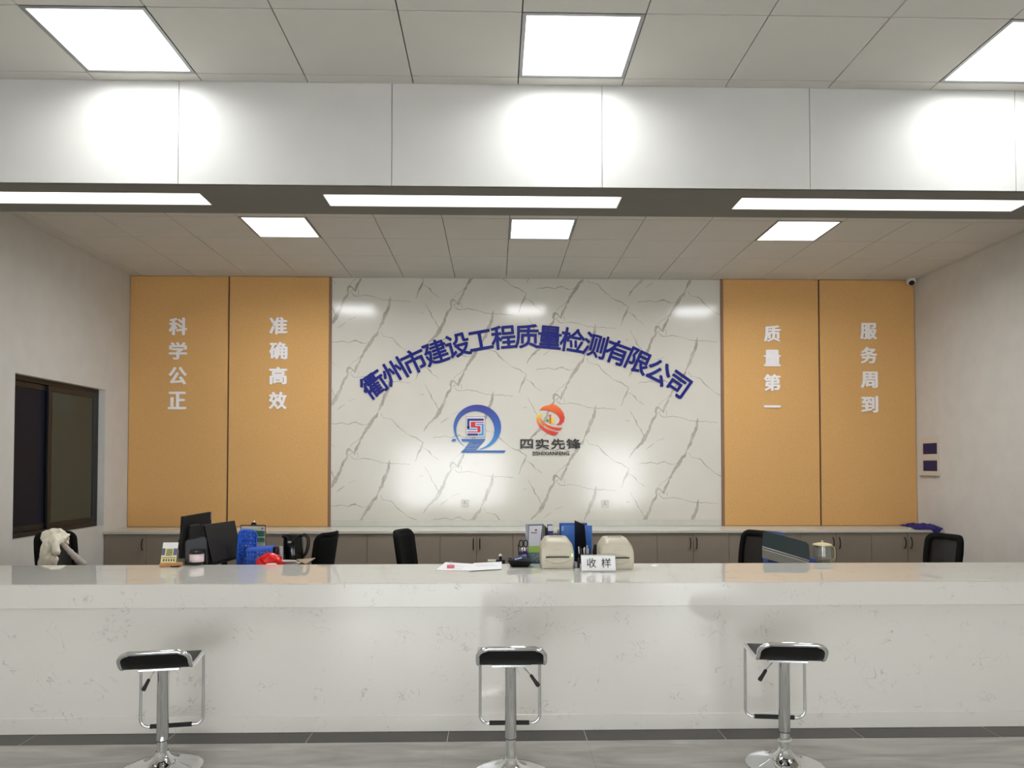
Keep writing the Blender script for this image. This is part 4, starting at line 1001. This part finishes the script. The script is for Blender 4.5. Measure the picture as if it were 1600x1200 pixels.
file_item('black_file', 'black upright file beside the grey slanted magazine file', 'file', [(852, 822, 5.60), (855.5, 826, 5.60), (855.5, 860, 5.60), (850.5, 860, 5.60)], .10, plastic_b)
ob = file_item('blue_binder', 'dark blue binder with a white label behind the first label printer', 'binder', [(855.5, 820, 5.66), (863.5, 820, 5.66), (870.5, 836, 5.66), (856, 860, 5.66)], .05, mat('binder_navy', (36, 54, 140), .4))
c = [P(*q) for q in ((855, 820, 5.655), (864, 820, 5.655), (870.5, 834, 5.655), (870.5, 870, 5.655), (855, 870, 5.655))]
qslab('spine_label', [(856, 821.5, 5.652), (863.5, 821.5, 5.652), (865.3, 829.5, 5.652), (856.2, 829.5, 5.652)], .003, white_p).name = 'spine_label'
lab = bpy.data.objects['spine_label']; wl_loc = lab.location.copy(); lab.parent = ob; lab.location = wl_loc-ob.location
file_item('grey_divider', 'slanted dark grey divider between the blue binder and blue folders', 'divider', [(871, 827, 5.58), (872.5, 827, 5.58), (886, 842, 5.58), (871, 860, 5.58)], .012, mat('divider_grey', (96, 100, 106), .4))
bf = mat('folder_blue', (34, 96, 176), .35); bf2 = mat('folder_bright_blue', (40, 108, 200), .3)
file_item('blue_folder', 'tall blue folder, the hindmost in the group of files', 'folder', [(874, 817, 5.74), (917.5, 817, 5.74), (917.5, 862, 5.74), (874, 862, 5.74)], .012, bf)
ob = file_item('blue_folder', 'blue folder with a pale corner label, standing in front of the taller one', 'folder', [(876.5, 821, 5.66), (925.3, 821, 5.66), (924, 862, 5.66), (876.5, 862, 5.66)], .010, bf2)
lab = qslab('corner_label', [(877.5, 823, 5.657), (880.5, 821.5, 5.657), (880.5, 829, 5.657), (877.5, 830, 5.657)], .002, mat('pale_blue_label', (150, 186, 220), .4)); wl_loc = lab.location.copy(); lab.parent = ob; lab.location = wl_loc-ob.location
file_item('black_folder', 'black slanted document file standing in front of the blue folders', 'folder', [(898, 813, 5.56), (913.5, 820, 5.44), (920.5, 860, 5.44), (898.5, 860, 5.56)], .012, plastic_b)
p = P(914, 868, 5.36); t = thing('pen_cup', 'black mesh cup full of white and black pens behind the sign', 'pen holder', (p.x, 5.40, DZ+.001))
hc = P(914, 865, 5.40).z-DZ
MB().lathe([(0, 0), (.042, 0), (.045, hc), (.041, hc), (.04, .01), (0, .01)], 22, cap=False).build('cup_body', plastic_b, t, smooth=.6)
for k, (dx, tx_, yt, m_) in enumerate([(-.028, -.042, 854, white_p), (-.022, -.030, 853, plastic_b), (-.012, -.026, 857, white_p), (.002, .001, 855, white_p), (.010, -.004, 857, white_p), (.016, .022, 852.5, white_p), (.024, .030, 857, white_p), (.030, .042, 856, plastic_b)]):
    z = P(914, yt, 5.40).z
    o = MB().tube([(p.x+dx*.8, 5.395+.006*(k % 3), DZ+.013), (p.x+tx_, 5.395+.010*(k % 3), z)], .0042, 8).build('pen', m_)
    tag(o, ('white' if m_ is white_p else 'black')+' pen standing in the black cup behind the sign', 'pen', ('white' if m_ is white_p else 'black')+' pens in the black cup')
o = MB().slab([(cx(927.5, 5.3), 5.33, DZ+.001), (cx(935, 5.3), 5.33, DZ+.001), P(933, 858, 5.33), P(931.5, 850.5, 5.33), P(929, 852, 5.33), P(927, 862, 5.33)], (0, .04, 0)).build('black_dispenser', plastic_b, bevel=.003, fix=True); tag(o, 'black handled dispenser between the pen cup and the second printer', 'dispenser')

# label printers
def make_printer(label, x0, x1, yb, yt, light):
    p0, p1 = Pz(x0, yb, cz), Pz(x1, yb, cz); Y = p0.y; W_ = (p1.x-p0.x)/2; H_ = (yb-yt)*Y/F_PX; D = .235
    t = thing('label_printer', label, 'printer', ((p0.x+p1.x)/2, Y, cz), group='beige label printers')
    # front outline bulges and narrows at the base; side outline slopes back at the top
    sec = []
    def ring(y, k, top, cham):
        w = W_*k
        return [(-w*.93, y, 0), (w*.93, y, 0), (w, y, H_*.30), (w*.98, y, top*.62), (w*.93, y, top-cham), (w*.66, y, top-.004), (w*.5, y, top), (-w*.5, y, top), (-w*.66, y, top-.004), (-w*.93, y, top-cham), (-w*.98, y, top*.62), (-w, y, H_*.30)]
    rings = [ring(.0, .96, H_*.80, H_*.16), ring(.006, 1, H_*.86, H_*.2), ring(.04, 1, H_*.955, H_*.22), ring(.09, 1, H_, H_*.22), ring(D-.03, 1, H_, H_*.22), ring(D, .97, H_*.93, H_*.2)]
    mb = MB(); n = 12; vs_ = [v for r_ in rings for v in r_]; fs = [tuple(range(n))[::-1], tuple((len(rings)-1)*n+i for i in range(n))]
    for j in range(len(rings)-1):
        for i in range(n): k = (i+1) % n; fs.append((j*n+i, j*n+k, (j+1)*n+k, (j+1)*n+i))
    mb.add(vs_, fs).build('casing', beige, t, smooth=.7, fix=True, bevel=.004)
    MB().box(-W_*.70, W_*.70, -.006, .003, H_*.36, H_*.40).build('label_slot', plastic_b, t, bevel=.001)
    MB().box(-W_*.56, W_*.56, -.004, .002, H_*.405, H_*.44).build('slot_lip', beige_d, t, bevel=.001)
    pts = bez([(-W_*.75, -.001, H_*.28), (-W_*.4, -.001, H_*.20), (0, -.001, H_*.175), (W_*.4, -.001, H_*.20), (W_*.75, -.001, H_*.28)], 4)
    MB().tube(pts, .002, 6).build('front_crease', beige_d, t)
    MB().box(-W_*.22, W_*.22, -.002, .002, H_*.615, H_*.625).build('badge', beige_d, t)
    MB().box(-.045, .045, .10, .135, H_-.001, H_+.006).build('top_latch', beige_d, t, bevel=.002)
    if light:
        MB().box(W_*.80, W_*.93, -.006, .004, H_*.33, H_*.50).build('indicator_window', mat('pale_green_window', (190, 205, 150), .3), t)
        MB().box(W_*.84, W_*.90, -.0075, -.006, H_*.40, H_*.49).build('indicator_light', mat('green_led', (150, 255, 110), .5, emit=1.2), t)
make_printer('beige label printer with a green light, beside the leaflet holder', 845, 897.5, 888.5, 841.5, True)
make_printer('beige label printer behind the white standing sign', 939, 991.5, 890, 842, False)
o = MB().box(Pz(897.8, 888, cz).x+.003, Pz(903, 888, cz).x, 5.06, 5.13, cz, cz+.035).build('grey_adapter', mat('grey_adapter', (150, 150, 152), .4), bevel=.003); tag(o, 'small grey adapter right beside the green-lit printer', 'adapter')
o = MB().box(Pz(903.4, 888, cz).x, Pz(906.5, 888, cz).x, 5.05, 5.09, cz, cz+.065).build('black_stapler', plastic_b, bevel=.003); tag(o, 'black upright gadget between grey adapter and standing sign', 'gadget')

# standing sign
Yg = Pz(935, 893.5, cz).y
t = thing('standing_sign', 'white tabletop sign with two black characters in a clear stand', 'sign', (cx(935, Yg), Yg, cz))
acr = mat('clear_acrylic', (205, 206, 200), .1)
def sg(x0, x1, y0, y1, d0, d1, th, nm, m_): return qslab(nm, [(x0, y0, d0), (x1, y0, d0), (x1+1.6*(y1-y0)/26, y1, d1), (x0+1*(y1-y0)/26, y1, d1)], th, m_, t, bevel=.0008)
tilt = .03
sg(907.5, 961.3, 867.3, 893.0, Yg+tilt, Yg, .003, 'acrylic_front', acr)
sg(908.2, 960.8, 868.8, 891.5, Yg+tilt-.003, Yg-.0015, .0015, 'paper_insert', white_p)
qslab('acrylic_back', [(907.5, 867.3, Yg+tilt), (961.3, 867.3, Yg+tilt), (962.5, 890, Yg+.09), (908, 890, Yg+.09)], .003, acr, t)
MB().box(cx(908.5, Yg), cx(962, Yg), Yg+.001, Yg+.09, cz, cz+.003).build('acrylic_foot', acr, t, world=True)
for ch, x in (('收', 924.2), ('样', 947)):
    o = put_char(ch, P(x, 879.5, Yg+.0105), .056, black_l, t, off=.004, ext=.0006); o.rotation_euler = (math.atan2(-tilt, .115), 0, 0)

# blue-grey monitor on the right
t = thing('monitor', 'blue-grey slanted monitor with a silver lower band beside the mesh chair', 'monitor', (cx(1230, 5.75), 5.75, DZ+.001))
teal = mat('blue_grey_panel', (50, 62, 66), .35); silver = mat('silver_band', (138, 138, 134), .35, .3)
def lerpc(A, B_, k): return tuple(a+(b-a)*k for a, b in zip(A, B_))
TL, TR, BR, BL = (1192.5, 828.5, 5.98), (1264, 851, 5.56), (1270, 880, 5.56), (1190.5, 858, 5.98)
crn = [TL, (1252, 844.6, 5.63), (1259.5, 847.2, 5.585), (1263, 851, 5.565), (1265.5, 875.5, 5.56), (1191, 853, 5.98)]
MB().slab([P(*q) for q in crn], (.012, .02, 0)).build('panel', teal, t, world=True, fix=True)
qslab('silver_band', [(1191, 853, 5.978), (1270.5, 877.0, 5.545), (1270.5, 893, 5.545), (1191, 871.5, 5.978)], .02, silver, t)
for k, e in ((0, .8), (1, 3.0), (2, 4.6)):
    MB().tube([P(1191, 853+e, 5.975), P(1270.5, 877+e*.9, 5.54)], .0022, 6).build('band_line', wl if k != 1 else mat('mid_grey', (90, 92, 92), .4), t, world=True)
p = P(1232, 880, 5.78)
MB().box(p.x-.10, p.x+.10, 5.74, 5.90, DZ+.001, DZ+.012).build('stand_foot', plastic_b, t, world=True, bevel=.004)
MB().box(p.x-.02, p.x+.02, 5.83, 5.85, DZ+.011, DZ+.13).build('stand_neck', plastic_b, t, world=True)
file_item('blue_file', 'blue file sleeve sticking up behind the blue-grey monitor', 'file', [(1196, 828.2, 6.02), (1222, 831.5, 6.02), (1233, 842, 6.02), (1196, 850, 6.02)], .012, mat('dusty_blue', (70, 96, 160), .5)).location.y -= .05
file_item('blue_box_file', 'narrow blue box file below the silver band of the monitor', 'file', [(1194.5, 872, 5.50), (1199.5, 872.5, 5.50), (1199.5, 880, 5.50), (1194.5, 880, 5.50)], .03, mat('box_file_blue', (52, 76, 140), .5))
o = MB().box(cx(1264, 5.5), cx(1271, 5.5), 5.44, 5.50, DZ+.001, P(1267, 871, 5.5).z).build('blue_carton', mat('carton_blue', (40, 60, 120), .5), bevel=.002); tag(o, 'small dark blue carton between monitor and glass teapot', 'carton')
# glass teapot
p = P(1286, 870, 5.62); s = 5.62/F_PX
t = thing('glass_teapot', 'clear glass teapot with a cream lid and brown tea on the desk', 'teapot', (p.x-.005, 5.62, DZ+.001))
gz = lambda y: P(1286, y, 5.62).z-DZ-.001
gm = mat('tea_glass', (225, 228, 222), .03, trans=.85, spec=.5); tea = mat('brown_tea', (96, 70, 30), .2)
r0 = .066
MB().lathe([(0, 0), (r0, 0), (r0+.004, .01), (r0+.002, gz(868)), (r0-.004, gz(856)), (r0-.006, gz(852)), (r0-.009, gz(852)), (r0-.004, gz(868)), (r0-.002, .012), (0, .008)], 32, cap=False).build('glass_body', gm, t, smooth=.8)
MB().lathe([(0, .009), (r0-.006, .013), (r0-.007, gz(872)), (0, gz(872))], 32, cap=False).build('tea', tea, t, smooth=.8)
crm = mat('cream_ceramic', (222, 212, 168), .3)
MB().lathe([(0, gz(852)+.001), (r0+.004, gz(852)+.001), (r0+.003, gz(850)), (.03, gz(848)), (.008, gz(847.5)), (.006, gz(846.5)), (.009, gz(845)), (0, gz(844.5))], 32, cap=False).build('lid', crm, t, smooth=.8)
MB().lathe([(r0-.012, gz(854.5)), (r0-.010, gz(852))], 28, cap=False).build('strainer_rim', plastic_b, t)
MB().tube(bez([(r0-.004, 0, gz(853)), (r0+.022, 0, gz(855)), (r0+.032, 0, gz(863)), (r0+.026, 0, gz(873)), (r0+.0, 0, gz(877))], 5), .006, 8).build('handle', mat('pale_olive_handle', (170, 160, 126), .2), t, smooth=1.2)

# things on the cabinet worktop in the corner: box and dark blue cloth
wt = TOPZ+.0008
xa = P(1419, 828, 8.2).x
o = MB().box(xa, 4.86, 8.14, 8.36, wt, wt+.014).build('flat_white_box', mat('flat_white_box', (212, 206, 200), .5), bevel=.002); tag(o, 'flat white box under the dark blue cloth in the corner', 'box')
dc = mat('indigo_cloth', (40, 30, 110), .85, var=.2, scale=20)
def cloth(u, v):
    x = xa-.005+(4.90-xa+.05)*u
    y = 8.10+.26*v; z = wt+.026+.022*math.exp(-((u-.4)/.2)**2)+.02*math.exp(-((u-.8)/.12)**2)+.004*math.sin(u*31+v*7)+.003*math.sin(v*23)
    x = min(x, XR-.012)
    if v < .12:
        d = (.12-v)/.12; y = 8.058+.003*math.sin(u*25); z = wt+.014-.012*d
        g = math.exp(-((u-.78)/.13)**4); z -= .085*g*d; x -= .03*g*d*(u-.78)*4
    return Vector((x, y, z))
o = MB().grid(cloth, 36, 20).build('indigo_cloth', dc, solid=.006, smooth=1.2); tag(o, 'crumpled dark indigo cloth hanging over the worktop corner', 'cloth')
